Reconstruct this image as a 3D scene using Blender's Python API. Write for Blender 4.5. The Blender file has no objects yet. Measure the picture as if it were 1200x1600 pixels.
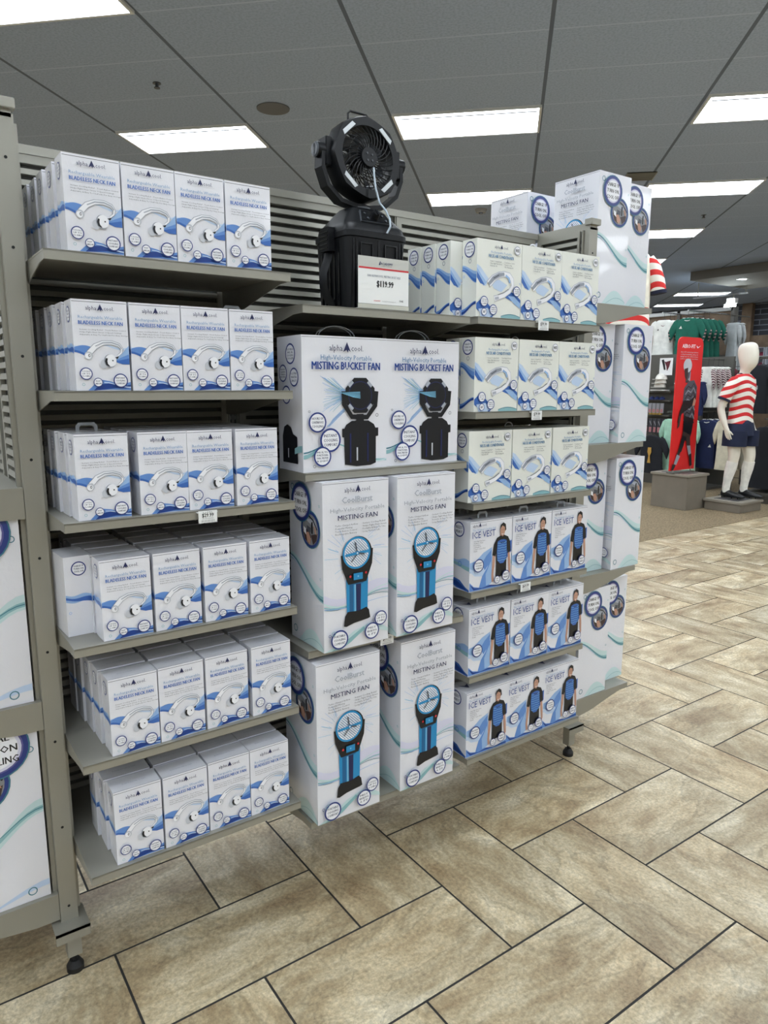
import bpy, bmesh, math, random
from mathutils import Vector, Matrix
random.seed(7)
C = bpy.context.scene.collection
PI = math.pi

# ------------------------------------------------------------------ camera, world, exposure
def make_camera():
    f, p, y, r = 1112.84, 0.1760689, 0.6125516, 0.0024671
    fw = Vector((math.sin(y)*math.cos(p), math.cos(y)*math.cos(p), -math.sin(p)))
    rt = Vector((math.cos(y), -math.sin(y), 0)); up = rt.cross(fw)
    c, s = math.cos(r), math.sin(r)
    rt2 = c*rt + s*up; up2 = -s*rt + c*up
    cam = bpy.data.cameras.new('camera'); o = bpy.data.objects.new('camera', cam); C.objects.link(o)
    m = Matrix((rt2, up2, -fw)).transposed().to_4x4(); m.translation = Vector((0, 0, 1.556))
    o.matrix_world = m
    cam.sensor_fit = 'VERTICAL'; cam.sensor_height = 36; cam.sensor_width = 27
    cam.lens = 36*f/1600; cam.clip_start = 0.02; cam.clip_end = 100
    bpy.context.scene.camera = o
make_camera()
w = bpy.data.worlds.new('store_ambient'); bpy.context.scene.world = w; w.use_nodes = True
w.node_tree.nodes['Background'].inputs[0].default_value = (0.8, 0.85, 0.9, 1)
w.node_tree.nodes['Background'].inputs[1].default_value = 0.3
vs = bpy.context.scene.view_settings
vs.view_transform = 'Standard'; vs.look = 'None'; vs.gamma = 1; vs.use_curve_mapping = False
vs.exposure = 1.0
LIGHT_E = 8.0

# ------------------------------------------------------------------ materials
def lin(c):
    return tuple(((v/255)/12.92 if v/255 <= .04045 else ((v/255+.055)/1.055)**2.4) for v in c)
MATS = {}
def mat(name, rgb, rough=.5, metal=0., noise=None, bump=None, emit=None, alpha=None, coat=0.):
    if name in MATS: return MATS[name]
    m = bpy.data.materials.new(name); m.use_nodes = True; MATS[name] = m
    nt = m.node_tree; b = nt.nodes['Principled BSDF']
    col = (*lin(rgb), 1)
    b.inputs['Base Color'].default_value = col; b.inputs['Roughness'].default_value = rough
    b.inputs['Metallic'].default_value = metal; b.inputs['Coat Weight'].default_value = coat
    if noise or bump:
        tc = nt.nodes.new('ShaderNodeTexCoord')
    if noise:
        sc, amt = noise
        n = nt.nodes.new('ShaderNodeTexNoise'); n.inputs['Scale'].default_value = sc; n.inputs['Detail'].default_value = 3
        nt.links.new(tc.outputs['Object'], n.inputs['Vector'])
        mr = nt.nodes.new('ShaderNodeMapRange'); mr.inputs['To Min'].default_value = 1-amt; mr.inputs['To Max'].default_value = 1+amt
        mr.inputs['From Min'].default_value = .3; mr.inputs['From Max'].default_value = .7
        nt.links.new(n.outputs['Fac'], mr.inputs['Value'])
        mx = nt.nodes.new('ShaderNodeVectorMath'); mx.operation = 'SCALE'
        mx.inputs[0].default_value = col[:3]; nt.links.new(mr.outputs[0], mx.inputs['Scale'])
        nt.links.new(mx.outputs[0], b.inputs['Base Color'])
    if bump:
        sc, st = bump
        n = nt.nodes.new('ShaderNodeTexNoise'); n.inputs['Scale'].default_value = sc
        nt.links.new(tc.outputs['Object'], n.inputs['Vector'])
        bp = nt.nodes.new('ShaderNodeBump'); bp.inputs['Strength'].default_value = st; bp.inputs['Distance'].default_value = .002
        nt.links.new(n.outputs['Fac'], bp.inputs['Height']); nt.links.new(bp.outputs[0], b.inputs['Normal'])
    if emit:
        b.inputs['Emission Color'].default_value = col; b.inputs['Emission Strength'].default_value = emit
    if alpha is not None: b.inputs['Alpha'].default_value = alpha
    return m
METAL = mat('shelf_metal', (154, 152, 142), .38, .35, noise=(3, .05))
DARKMETAL = mat('inner_metal_groove_shade', (84, 84, 80), .5, .3)
SLOT = mat('slot_dark', (18, 18, 20), .8)
BLACK = mat('black_plastic', (8, 10, 14), .45); BLACK.node_tree.nodes['Principled BSDF'].inputs['Specular IOR Level'].default_value = .3
BLACKG = mat('black_glossy_plastic', (9, 10, 13), .22)
GREYP = mat('grey_plastic', (70, 74, 80), .3)
RUBBER = mat('black_rubber', (16, 16, 17), .6)
BOXW = mat('box_white', (230, 231, 238), .25, 0, bump=(90, .22), coat=.25)
BOXC = mat('box_cream', (231, 233, 226), .3, 0, bump=(260, .08))
BOXG = mat('box_seam_grey', (70, 72, 80), .6)
INK = {k: mat('ink_'+k, c, .35) for k, c in dict(
    navy=(28, 36, 84), deep=(22, 62, 140), blue=(58, 104, 182), mid=(98, 142, 208), sky=(150, 184, 226), pale=(192, 212, 238),
    grey=(120, 126, 138), lgrey=(170, 176, 188), dgrey=(78, 82, 92), black=(18, 20, 26), teal=(140, 186, 192), lteal=(196, 220, 222), dteal=(62, 122, 140),
    lilac=(214, 214, 234), white=(240, 241, 246), cyan=(36, 140, 196), dcyan=(22, 96, 146), lcyan=(126, 190, 224), skin=(190, 146, 126), brown=(66, 50, 48),
    red=(206, 44, 56), cool=(118, 156, 196), silver=(196, 200, 208), steel=(150, 156, 168), tblue=(60, 118, 164), ring=(40, 58, 128), plum=(96, 92, 150), midgrey=(136,138,142)).items()}

# ------------------------------------------------------------------ mesh helpers
class MB:
    def __init__(s): s.v = []; s.f = []; s.m = []; s.mats = []
    def mi(s, m):
        if m not in s.mats: s.mats.append(m)
        return s.mats.index(m)
    def face(s, pts, m):
        k = len(s.v); s.v += [tuple(p) for p in pts]; s.f.append(tuple(range(k, k+len(pts)))); s.m.append(s.mi(m))
    def add(s, vs_, fs, m):
        k = len(s.v); s.v += [tuple(p) for p in vs_]; i = s.mi(m)
        for f in fs: s.f.append(tuple(k+a for a in f)); s.m.append(i)
    def box(s, x0, x1, y0, y1, z0, z1, m, M=None):
        P = [Vector((x, y, z)) for x in (x0, x1) for y in (y0, y1) for z in (z0, z1)]
        if M: P = [M @ p for p in P]
        s.add(P, [(0, 1, 3, 2), (4, 6, 7, 5), (0, 4, 5, 1), (2, 3, 7, 6), (0, 2, 6, 4), (1, 5, 7, 3)], m); return s
    def rings(s, R, m, cap=True, close=False):
        n = len(R[0]); V = [p for r in R for p in r]; F = []
        L = len(R)
        for i in range(L if close else L-1):
            a = i*n; b = ((i+1) % L)*n
            for j in range(n): F.append((a+j, a+(j+1) % n, b+(j+1) % n, b+j))
        if cap and not close: F.append(tuple(range(n-1, -1, -1))); F.append(tuple((L-1)*n+j for j in range(n)))
        s.add(V, F, m); return s
    def cyl(s, p0, p1, r0, m, r1=None, n=16, cap=True):
        p0 = Vector(p0); p1 = Vector(p1); r1 = r0 if r1 is None else r1
        d = (p1-p0).normalized(); a = d.orthogonal().normalized(); b = d.cross(a)
        s.rings([[p+(a*math.cos(2*PI*i/n)+b*math.sin(2*PI*i/n))*r for i in range(n)] for p, r in ((p0, r0), (p1, r1))], m, cap); return s
    def tube(s, pts, r, m, n=8, close=False, ry=None):
        P = [Vector(p) for p in pts]; R = []; N = len(P); a = None
        for i, p in enumerate(P):
            t = (P[(i+1) % N]-P[i-1]) if close else (P[min(i+1, N-1)]-P[max(i-1, 0)])
            t.normalize()
            if a is None: a = t.orthogonal().normalized()
            a = (a-t*a.dot(t)).normalized(); b = t.cross(a)
            rr = r[i] if isinstance(r, (list, tuple)) else r
            R.append([p+a*rr*math.cos(2*PI*j/n)+b*(ry or rr)*math.sin(2*PI*j/n) for j in range(n)])
        s.rings(R, m, True, close); return s
    def prism(s, poly, axis, a, b, m):
        def P(u, v, w_): return {'x': (w_, u, v), 'y': (u, w_, v), 'z': (u, v, w_)}[axis]
        s.rings([[P(u, v, a) for u, v in poly], [P(u, v, b) for u, v in poly]], m); return s
    def build(s, name, parent=None, smooth=None, bevel=None, fix=True):
        me = bpy.data.meshes.new(name); me.from_pydata([tuple(v) for v in s.v], [], s.f)
        for m in s.mats: me.materials.append(m)
        me.polygons.foreach_set('material_index', s.m)
        if fix:
            bm = bmesh.new(); bm.from_mesh(me); bmesh.ops.recalc_face_normals(bm, faces=bm.faces)
            if bevel: bmesh.ops.bevel(bm, geom=[e for e in bm.edges], offset=bevel, segments=2, affect='EDGES')
            bm.to_mesh(me); bm.free()
        if smooth:
            me.polygons.foreach_set('use_smooth', [True]*len(me.polygons))
            me.set_sharp_from_angle(angle=math.radians(smooth))
        me.update()
        o = bpy.data.objects.new(name, me); C.objects.link(o)
        if parent: o.parent = parent
        return o
def tag(o, label=None, cat=None, group=None, kind=None):
    if label: o['label'] = label
    if cat: o['category'] = cat
    if group: o['group'] = group
    if kind: o['kind'] = kind
    return o
def thing(name, label, cat, loc=(0, 0, 0), rz=0, group=None):
    o = bpy.data.objects.new(name, None); C.objects.link(o); o.location = loc; o.rotation_euler = (0, 0, rz); o.empty_display_size = .05
    return tag(o, label, cat, group)
def dup(root, loc, rz=0, label=None, group=None):
    r = root.copy(); C.objects.link(r); r.location = loc; r.rotation_euler = (0, 0, rz)
    if label: r['label'] = label
    if group: r['group'] = group
    for ch in list(root.children):
        c = ch.copy(); C.objects.link(c); c.parent = r
        for g in list(ch.children):
            d = g.copy(); C.objects.link(d); d.parent = c
    return r
def struct(o): o['kind'] = 'structure'; return o

# ------------------------------------------------------------------ printed artwork (2D polygons laid on a face)
_tc = {}
def text_geo(s, bold=0.):
    key = (s, bold)
    if key in _tc: return _tc[key]
    cu = bpy.data.curves.new('t', 'FONT'); cu.body = s; cu.resolution_u = 1; cu.align_x = 'CENTER'
    o = bpy.data.objects.new('t', cu); C.objects.link(o)
    dg = bpy.context.evaluated_depsgraph_get(); me = o.evaluated_get(dg).to_mesh()
    V = [(v.co.x, v.co.y) for v in me.vertices]; F = [tuple(p.vertices) for p in me.polygons]
    o.evaluated_get(dg).to_mesh_clear(); bpy.data.objects.remove(o); bpy.data.curves.remove(cu)
    if V:
        x0 = min(v[0] for v in V); x1 = max(v[0] for v in V)
        V = [((x-(x0+x1)/2)/(x1-x0), y/.69) for x, y in V]
    _tc[key] = (V, F); return _tc[key]
class Art:
    """u 0..1 rightwards, v 0..1 downwards on a face w x h; fn(x_metres, z_metres, lift) -> 3D"""
    def __init__(s, mb, w_, h_, fn): s.mb = mb; s.w = w_; s.h = h_; s.fn = fn; s.L = 1
    def P(s, u, v, l=None): return s.fn(u*s.w, (1-v)*s.h, (l or s.L)*.00018)
    def poly(s, pts, ink, l=None):
        s.mb.face([s.P(min(max(u, 0.004), .996), min(max(v, 0.003), .997), l) for u, v in pts], INK[ink]); return s
    def up(s): s.L += 1; return s
    def strip(s, A, B, ink):
        for i in range(len(A)-1): s.poly([A[i], A[i+1], B[i+1], B[i]], ink)
        s.up()
    def wave(s, f0, f1, ink, u0=0., u1=1., n=10):
        U = [u0+(u1-u0)*i/n for i in range(n+1)]
        s.strip([(u, f0(u)) for u in U], [(u, f1(u)) for u in U], ink)
    def disc(s, u, v, r, ink, a0=0, n=26, sx=1.):   # r in fractions of width
        k = s.w/s.h
        s.poly([(u+r*sx*math.cos(2*PI*i/n+a0), v+r*k*math.sin(2*PI*i/n+a0)) for i in range(n)], ink); s.up()
    def ringc(s, u, v, r, t, ink, n=26, sx=1.):
        k = s.w/s.h
        A = [(u+r*sx*math.cos(2*PI*i/n), v+r*k*math.sin(2*PI*i/n)) for i in range(n+1)]
        B = [(u+(r-t)*sx*math.cos(2*PI*i/n), v+(r-t)*k*math.sin(2*PI*i/n)) for i in range(n+1)]
        s.strip(A, B, ink)
    def arc(s, pts, t, ink):   # ribbon along a polyline, widths t (fraction of width)
        k = s.w/s.h; A = []; B = []
        for i, (u, v) in enumerate(pts):
            a = pts[max(i-1, 0)]; b = pts[min(i+1, len(pts)-1)]
            dx, dy = b[0]-a[0], (b[1]-a[1])/k; L = math.hypot(dx, dy) or 1
            tt = t[i] if isinstance(t, (list, tuple)) else t
            nx, ny = -dy/L*tt/2, dx/L*tt/2*k
            A.append((u+nx, v+ny)); B.append((u-nx, v-ny))
        s.strip(A, B, ink)
    def text(s, t, u, v, wd, hh, ink, bold=0.):   # centre u, middle v, width & cap height as fractions of width
        V, F = text_geo(t, 0); k = s.w/s.h; e = hh*min(bold, .03)*2.2
        for j, dx in enumerate((-e, e) if bold else (0,)): s.mb.add([s.P(u+x*wd+dx, v+(.5-y)*hh*k, s.L+j*.3) for x, y in V], F, INK[ink])
    def logo(s, u, v, wd, ink='navy'):
        k = s.w/s.h; hh = wd*.12
        s.text('alpha', u-wd*.30, v, wd*.36, hh*1.15, ink); s.text('cool.', u+wd*.295, v, wd*.34, hh*1.1, ink)
        s.poly([(u-wd*.10, v+hh*.75*k), (u+wd*.005, v-hh*1.15*k), (u+wd*.11, v+hh*.75*k), (u+wd*.045, v+hh*.35*k), (u+wd*.03, v+hh*.9*k), (u-wd*.01, v+hh*.35*k)], ink)
    def badge(s, u, v, r, lines, ring='navy', fill='white', tink='navy'):
        s.disc(u, v, r, ring); s.disc(u, v, r*.84, fill)
        n = len(lines); k = s.w/s.h; st = r*1.15/n
        for i, t in enumerate(lines): s.text(t, u, v+(i-(n-1)/2)*st*k, min(r*1.3, r*.28*len(t)), st*.62, tink, .01)
        s.up()
    def bullets(s, cols, v0, dv, n, wd, ink='dgrey', words=None):
        for c_, u in enumerate(cols):
            for i in range(n):
                t = words[(c_*n+i) % len(words)]
                s.text('· '+t, u+wd/2*len(t)/20., v0+i*dv, wd*len(t)/20., .022, ink)
def front_fn(w_, h_, d_): return lambda x, z, l: (x-w_/2, -l, z)
def left_fn(w_, h_, d_): return lambda x, z, l: (-w_/2-l, d_-x, z)
def right_fn(w_, h_, d_): return lambda x, z, l: (w_/2+l, x, z)
def back_fn(w_, h_, d_): return lambda x, z, l: (w_/2-x, d_+l, z)
def top_fn(w_, h_, d_): return lambda x, z, l: (x-w_/2, z, h_+l)

def carton(w_, h_, d_, m, seam=True):
    mb = MB(); mb.box(-w_/2, w_/2, 0, d_, 0, h_, m)
    if seam:   # folded lid edge line along the upper front edge and lid gap
        mb.box(-w_/2+.001, w_/2-.001, -.00015, .0004, h_-.0052, h_-.0042, BOXG)
        mb.box(-w_/2+.001, w_/2-.001, .0012, .0020, h_-.0002, h_+.00015, BOXG)
    return mb
def S(a, b, t): t = max(0, min(1, t)); t = t*t*(3-2*t); return a+(b-a)*t

# --- neck fan carton
def neck_fan_mesh():
    w_, h_, d_ = .117, .196, .067; mb = carton(w_, h_, d_, BOXW)
    a = Art(mb, w_, h_, front_fn(w_, h_, d_))
    a.wave(lambda u: .50+.02*math.sin(u*9), lambda u: .515+.025*math.sin(u*9+.3), 'pale', 0, 1)
    a.wave(lambda u: S(.52, .515, u/.3)-.02*math.sin(u*10), lambda u: S(.56, .64, u/.3), 'mid', 0, .3, 6)
    a.wave(lambda u: S(.55, .60, u/.3), lambda u: S(.575, .625, u/.3), 'blue', 0, .3, 6)
    a.poly([(.70, .665), (.86, .58), (1, .49), (1, .60), (.85, .64)], 'sky').up()
    a.poly([(.70, .668), (.84, .625), (1, .585), (1, .65), (.86, .665)], 'mid').up()
    a.poly([(.72, .67), (1, .63), (1, .70), (.86, .70)], 'blue').up()
    a.poly([(.2, .998), (.32, .93), (.45, .875), (.6, .89), (.8, .93), (1, .90), (1, .99), (.6, .985)], 'mid').up()
    a.poly([(.3, .998), (.42, .93), (.6, .915), (.8, .955), (1, .93), (1, .975), (.7, .97)], 'deep').up()
    a.wave(lambda u: S(.9, .955, (u-.5)*2), lambda u: S(.91, .97, (u-.5)*2), 'pale', .5, 1, 6)
    a.poly([(0, .995), (1, .995), (1, 1), (0, 1)], 'lgrey').up()
    band = [(.22, .635), (.27, .575), (.38, .505), (.52, .465), (.68, .46), (.81, .485), (.86, .525), (.85, .57), (.78, .605)]
    a.arc(band, [.10, .11, .11, .09, .085, .08, .06, .045, .04], 'steel'); a.arc(band, [.08, .09, .09, .07, .065, .055, .04, .03, .03], 'white')
    a.arc(band[2:7], [.02, .025, .03, .03, .02], 'lgrey')
    a.disc(.25, .61, .075, 'silver'); a.disc(.24, .615, .055, 'white'); a.disc(.26, .61, .028, 'dgrey', sx=.7); a.disc(.262, .61, .015, 'white', sx=.7)
    a.disc(.52, .70, .085, 'silver', sx=.8); a.disc(.63, .665, .125, 'steel', sx=.9); a.disc(.645, .66, .115, 'white', sx=.9)
    a.arc([(.57, .635), (.555, .67), (.57, .705), (.62, .725)], [.035, .045, .04, .01], 'black'); a.disc(.68, .66, .014, 'black')
    a.poly([(.72, .625), (.80, .61), (.77, .64)], 'black').up()
    a.logo(.5, .09, .54)
    a.text('Rechargeable Wearable', .5, .19, .80, .055, 'cool'); a.text('BLADELESS NECK FAN', .5, .25, .80, .068, 'blue', .02)
    a.bullets((.09, .55), .325, .028, 3, .40, words=['Instant Cooling Relief', 'Helps Fight Heat Stress', 'Adjustable & Easy To Use', 'Touch Button Control', '3 Speed Settings', 'Folds For Easy Storage'])
    a.up()
    a.badge(.18, .81, .115, ['COOLS', 'UP TO', '12 HRS'], 'ring'); a.badge(.385, .905, .085, ['360°', 'AIRFLOW'], 'ring'); a.badge(.80, .885, .135, ['INSTANT', 'COOLING', 'COMFORT'], 'ring')
    a.ringc(.12, .93, .028, .008, 'teal', 12)
    for fn in (left_fn, right_fn):
        b = Art(mb, d_, h_, fn(w_, h_, d_))
        b.wave(lambda u: S(.47, .50, u)+.02*math.sin(u*7), lambda u: S(.56, .58, u)+.02*math.sin(u*6), 'sky')
        b.wave(lambda u: S(.50, .54, u)+.02*math.sin(u*6), lambda u: S(.53, .60, u)+.015*math.sin(u*6), 'blue')
        b.badge(.5, .155, .26, ['CHARGE UP', 'TURN ON', 'COOL OFF'], 'ring'); b.ringc(.12, .70, .05, .015, 'sky', 12)
    t = Art(mb, w_, d_, top_fn(w_, h_, d_)); t.text('BLADELESS NECK FAN', .5, .55, .5, .05, 'lgrey')
    return mb
# --- neck air conditioner carton
def neck_ac_mesh():
    w_, h_, d_ = .19, .23, .066; mb = carton(w_, h_, d_, BOXC, False)
    a = Art(mb, w_, h_, front_fn(w_, h_, d_))
    a.poly([(0, .33), (.08, .36), (.17, .43), (.26, .5), (.2, .6), (.1, .57), (0, .5)], 'pale').up()
    a.poly([(0, .37), (.1, .46), (.22, .55), (.16, .6), (.06, .54), (0, .47)], 'sky').up()
    a.poly([(0, .42), (.12, .53), (.18, .59), (.08, .57), (0, .50)], 'blue').up()
    a.poly([(.3, .53), (.5, .50), (.68, .56), (.55, .66), (.38, .62)], 'pale').up()
    a.poly([(.62, .72), (.72, .64), (.86, .66), (1, .74), (1, .84), (.85, .78)], 'blue').up()
    a.poly([(.70, .70), (.85, .70), (1, .79), (1, .86), (.85, .8)], 'sky').up()
    a.poly([(0, .83), (.1, .77), (.22, .8), (.32, .87), (.42, .93), (.36, 1), (.18, 1), (0, .9)], 'blue').up()
    a.poly([(.05, .9), (.25, .88), (.4, .95), (.3, 1), (.1, 1)], 'pale').up()
    a.wave(lambda u: .99-.045*math.sin((u-.5)*2*PI*.9), lambda u: 1., 'teal', .55, 1, 8)
    a.wave(lambda u: .985-.045*math.sin((u-.5)*2*PI*.9), lambda u: .99-.04*math.sin((u-.5)*2*PI*.9), 'dteal', .55, 1, 8)
    pts = [(.26, .57), (.36, .49), (.48, .44), (.60, .42), (.71, .43), (.78, .48), (.80, .56), (.73, .64), (.60, .70), (.46, .735), (.39, .755)]
    a.arc(pts, [.13, .12, .11, .10, .10, .09, .07, .07, .08, .09, .11], 'silver'); a.arc(pts, [.10, .09, .06, .07, .075, .07, .05, .05, .06, .065, .08], 'white')
    a.arc(pts[:4], [.05, .07, .06, .05], 'steel'); a.arc([(.63, .435), (.71, .47), (.73, .53)], .035, 'sky'); a.arc(pts[1:3], .015, 'dgrey')
    a.poly([(.40, .735), (.48, .72), (.49, .75), (.41, .768)], 'lgrey').up(); a.arc([(.46, .70), (.60, .66), (.70, .61)], .01, 'dgrey')
    a.logo(.52, .085, .32); a.text('Rechargeable Portable', .52, .155, .46, .035, 'cool'); a.text('NECK AIR CONDITIONER', .52, .205, .56, .048, 'tblue', .015)
    a.bullets((.26, .58), .27, .03, 3, .24, words=['Instant Cooling Relief', 'Helps Fight Heat Stress', 'Adjustable Fit', 'Touch Button Control', '3 Speed Cooling', 'USB-C Rechargeable']); a.up()
    a.badge(.88, .095, .07, ['WHITE'], 'lgrey', 'white', 'black')
    a.badge(.16, .80, .085, ['COOLS', 'UP TO', '6 HRS'], 'deep'); a.badge(.16, .935, .06, ['360°'], 'deep'); a.badge(.36, .90, .085, ['CHARGE UP', 'TURN ON', 'COOL OFF'], 'deep'); a.badge(.88, .635, .085, ['INSTANT', 'COOLING', 'COMFORT'], 'deep')
    a.ringc(.94, .53, .016, .005, 'mid', 10); a.ringc(.88, .79, .016, .005, 'teal', 10)
    for fn in (left_fn, right_fn):
        b = Art(mb, d_, h_, fn(w_, h_, d_))
        b.wave(lambda u: S(.32, .42, u), lambda u: S(.40, .57, u), 'sky'); b.wave(lambda u: S(.34, .46, u), lambda u: S(.36, .54, u), 'mid'); b.wave(lambda u: S(.37, .52, u), lambda u: S(.39, .56, u), 'blue')
        b.wave(lambda u: S(.90, .80, u), lambda u: S(.97, .83, u), 'mid'); b.wave(lambda u: S(.93, .81, u), lambda u: S(.96, .84, u), 'deep')
        b.badge(.5, .13, .36, ['CHARGE UP', 'TURN ON', 'COOL OFF'], 'ring'); b.ringc(.55, .28, .1, .025, 'steel', 14); b.ringc(.15, .47, .06, .02, 'sky', 12)
    return mb
# --- ice vest carton
def vest_mesh():
    w_, h_, d_ = .19, .235, .092; mb = carton(w_, h_, d_, BOXW)
    a = Art(mb, w_, h_, front_fn(w_, h_, d_))
    a.poly([(0, .58), (.15, .56), (.32, .46), (.52, .40), (.5, .62), (.3, .74), (.14, .74), (0, .72)], 'sky').up()
    a.poly([(0, .66), (.16, .72), (.3, .68), (.45, .56), (.55, .48), (.5, .7), (.3, .8), (.12, .78), (0, .70)], 'pale').up()
    a.poly([(.28, .62), (.38, .52), (.52, .43), (.5, .6), (.36, .72)], 'mid').up()
    a.poly([(.30, .80), (.42, .68), (.52, .52), (.52, .84), (.4, .96), (.22, .98)], 'mid').up()
    a.poly([(.38, .78), (.5, .6), (.56, .9), (.4, .98)], 'sky').up()
    a.poly([(0, .86), (.1, .93), (.25, .96), (.45, .94), (.7, .98), (1, .93), (1, 1), (0, .99)], 'mid').up()
    a.poly([(0, .885), (.12, .95), (.3, .97), (.5, .95), (.8, .985), (1, .96), (1, .985), (.5, .975), (.1, .98)], 'deep').up()
    a.poly([(.82, .38), (1, .34), (1, .5), (.88, .6)], 'blue').up()
    # man in a short sleeved rash shirt with cooling panels
    a.poly([(.545, .52), (.60, .52), (.585, .68), (.565, .80), (.575, .90), (.53, .92), (.515, .82), (.53, .68)], 'skin').up()
    a.poly([(.90, .52), (.95, .50), (.975, .64), (.985, .80), (.95, .86), (.925, .70)], 'skin').up()
    a.poly([(.70, .17), (.80, .17), (.81, .30), (.70, .30)], 'skin').up()
    a.poly([(.56, .36), (.63, .275), (.72, .25), (.81, .25), (.90, .28), (.955, .36), (.975, .50), (.90, .53), (.88, .47), (.875, .66), (.88, .84), (.62, .86), (.62, .66), (.615, .5), (.595, .54), (.525, .52)], 'black').up()
    a.poly([(.645, .33), (.72, .31), (.80, .31), (.865, .33), (.875, .48), (.865, .60), (.80, .66), (.72, .66), (.65, .61), (.63, .48)], 'blue').up()
    for i in range(8):
        v = .355+i*.036
        a.arc([(.645, v), (.70, v+.008), (.755, v), (.81, v+.008), (.865, v-.002)], .008, 'lcyan')
    a.arc([(.70, .345), (.74, .355), (.755, .345), (.78, .355), (.81, .345)], .014, 'navy')
    a.disc(.755, .155, .075, 'black', sx=.85); a.poly([(.69, .15), (.71, .10), (.77, .09), (.81, .13), (.81, .19), (.79, .24), (.755, .265), (.72, .25), (.70, .21)], 'skin').up()
    a.poly([(.685, .16), (.70, .09), (.76, .06), (.82, .09), (.835, .17), (.81, .19), (.80, .13), (.74, .105), (.71, .13)], 'black').up()
    a.arc([(.725, .225), (.75, .235), (.775, .225)], .01, 'white'); a.arc([(.72, .165), (.735, .163)], .009, 'brown'); a.arc([(.76, .163), (.778, .165)], .009, 'brown')
    a.logo(.2, .055, .34); a.text('The Original Cooling Gel', .30, .115, .54, .035, 'cool'); a.text('ICE VEST', .30, .185, .54, .115, 'deep')
    a.bullets((.05,), .275, .028, 6, .24, words=['Helps Fight Heat Stress', 'Flexible Ice Panels', 'Freeze & Reuse', 'Comfortable Fit', 'Cooling For Outdoor Work', 'Washable']); a.up()
    a.badge(.19, .63, .12, ['INSTANT', 'COOLING', 'COMFORT'], 'ring'); a.badge(.64, .885, .07, ['ICE', 'COOL'], 'ring'); a.badge(.85, .845, .095, ['FREEZE IT', 'WEAR IT'], 'ring')
    for fn in (left_fn, right_fn):
        b = Art(mb, d_, h_, fn(w_, h_, d_))
        b.wave(lambda u: S(.54, .56, u)+.03*math.sin(u*6), lambda u: S(.62, .70, u)+.02*math.sin(u*6), 'sky'); b.wave(lambda u: S(.60, .64, u), lambda u: S(.63, .70, u), 'teal')
        b.poly([(0, .88), (.2, .84), (.5, .86), (.8, .94), (1, .97), (1, 1), (.3, .98), (0, .93)], 'blue').up(); b.poly([(0, .9), (.3, .87), (.6, .92), (.9, .98), (.4, .97)], 'deep').up()
        b.badge(.42, .13, .28, ['FREEZE IT', 'WEAR IT'], 'ring'); b.ringc(.5, .62, .1, .03, 'mid', 12)
    t = Art(mb, w_, d_, top_fn(w_, h_, d_))
    t.poly([(.08, .25), (.22, .62), (.30, .28), (.20, .40)], 'navy').up(); t.text('ICE VEST', .65, .35, .42, .09, 'lgrey'); t.text('The Original Cooling Gel', .65, .62, .4, .03, 'steel')
    return mb
def ring_big(a, u, v, r, lines):
    a.disc(u, v, r*1.07, 'dteal'); a.disc(u, v, r*1.02, 'ring'); a.disc(u, v, r*.86, 'plum'); a.disc(u, v, r*.80, 'lilac'); a.disc(u, v, r*.70, 'white')
    n = len(lines); k = a.w/a.h; st = r*1.25/n
    for i, t in enumerate(lines): a.text(t, u, v+(i-(n-1)/2)*st*k, min(r*1.35, r*.22*len(t)), st*.60, 'black', .015)
    a.up()
def photo_disc(a, u, v, r):
    k = a.w/a.h
    q = lambda pts, ink: a.poly([(u+x*r, v+y*r*k) for x, y in pts], ink).up()
    a.disc(u, v, r*1.06, 'dteal'); a.disc(u, v, r, 'ring'); a.disc(u, v, r*.86, 'midgrey')
    q([(-.6, -.55), (.55, -.62), (.8, -.1), (.2, -.25)], 'lgrey'); q([(-.82, .1), (-.2, 0), (.1, .4), (-.2, .8), (-.6, .6)], 'brown'); q([(.1, .3), (.8, .1), (.7, .5), (.3, .8)], 'brown')
    q([(-.35, -.2), (.1, -.1), (.05, .15), (-.3, .15)], 'dgrey'); q([(.15, -.4), (.3, -.5), (.3, .2), (.15, .2)], 'black'); q([(-.7, -.1), (-.45, 0), (-.4, .35), (-.7, .2)], 'white')
    q([(-.45, .2), (-.15, .15), (.1, .5), (0, .8), (-.3, .7)], 'skin'); q([(.4, -.3), (.6, -.2), (.75, .2), (.55, .1)], 'skin'); a.arc([(u-.2*r, v-.8*r*k), (u+.4*r, v-.55*r*k), (u+.8*r, v-.1*r*k)], r*.08, 'black')
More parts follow.
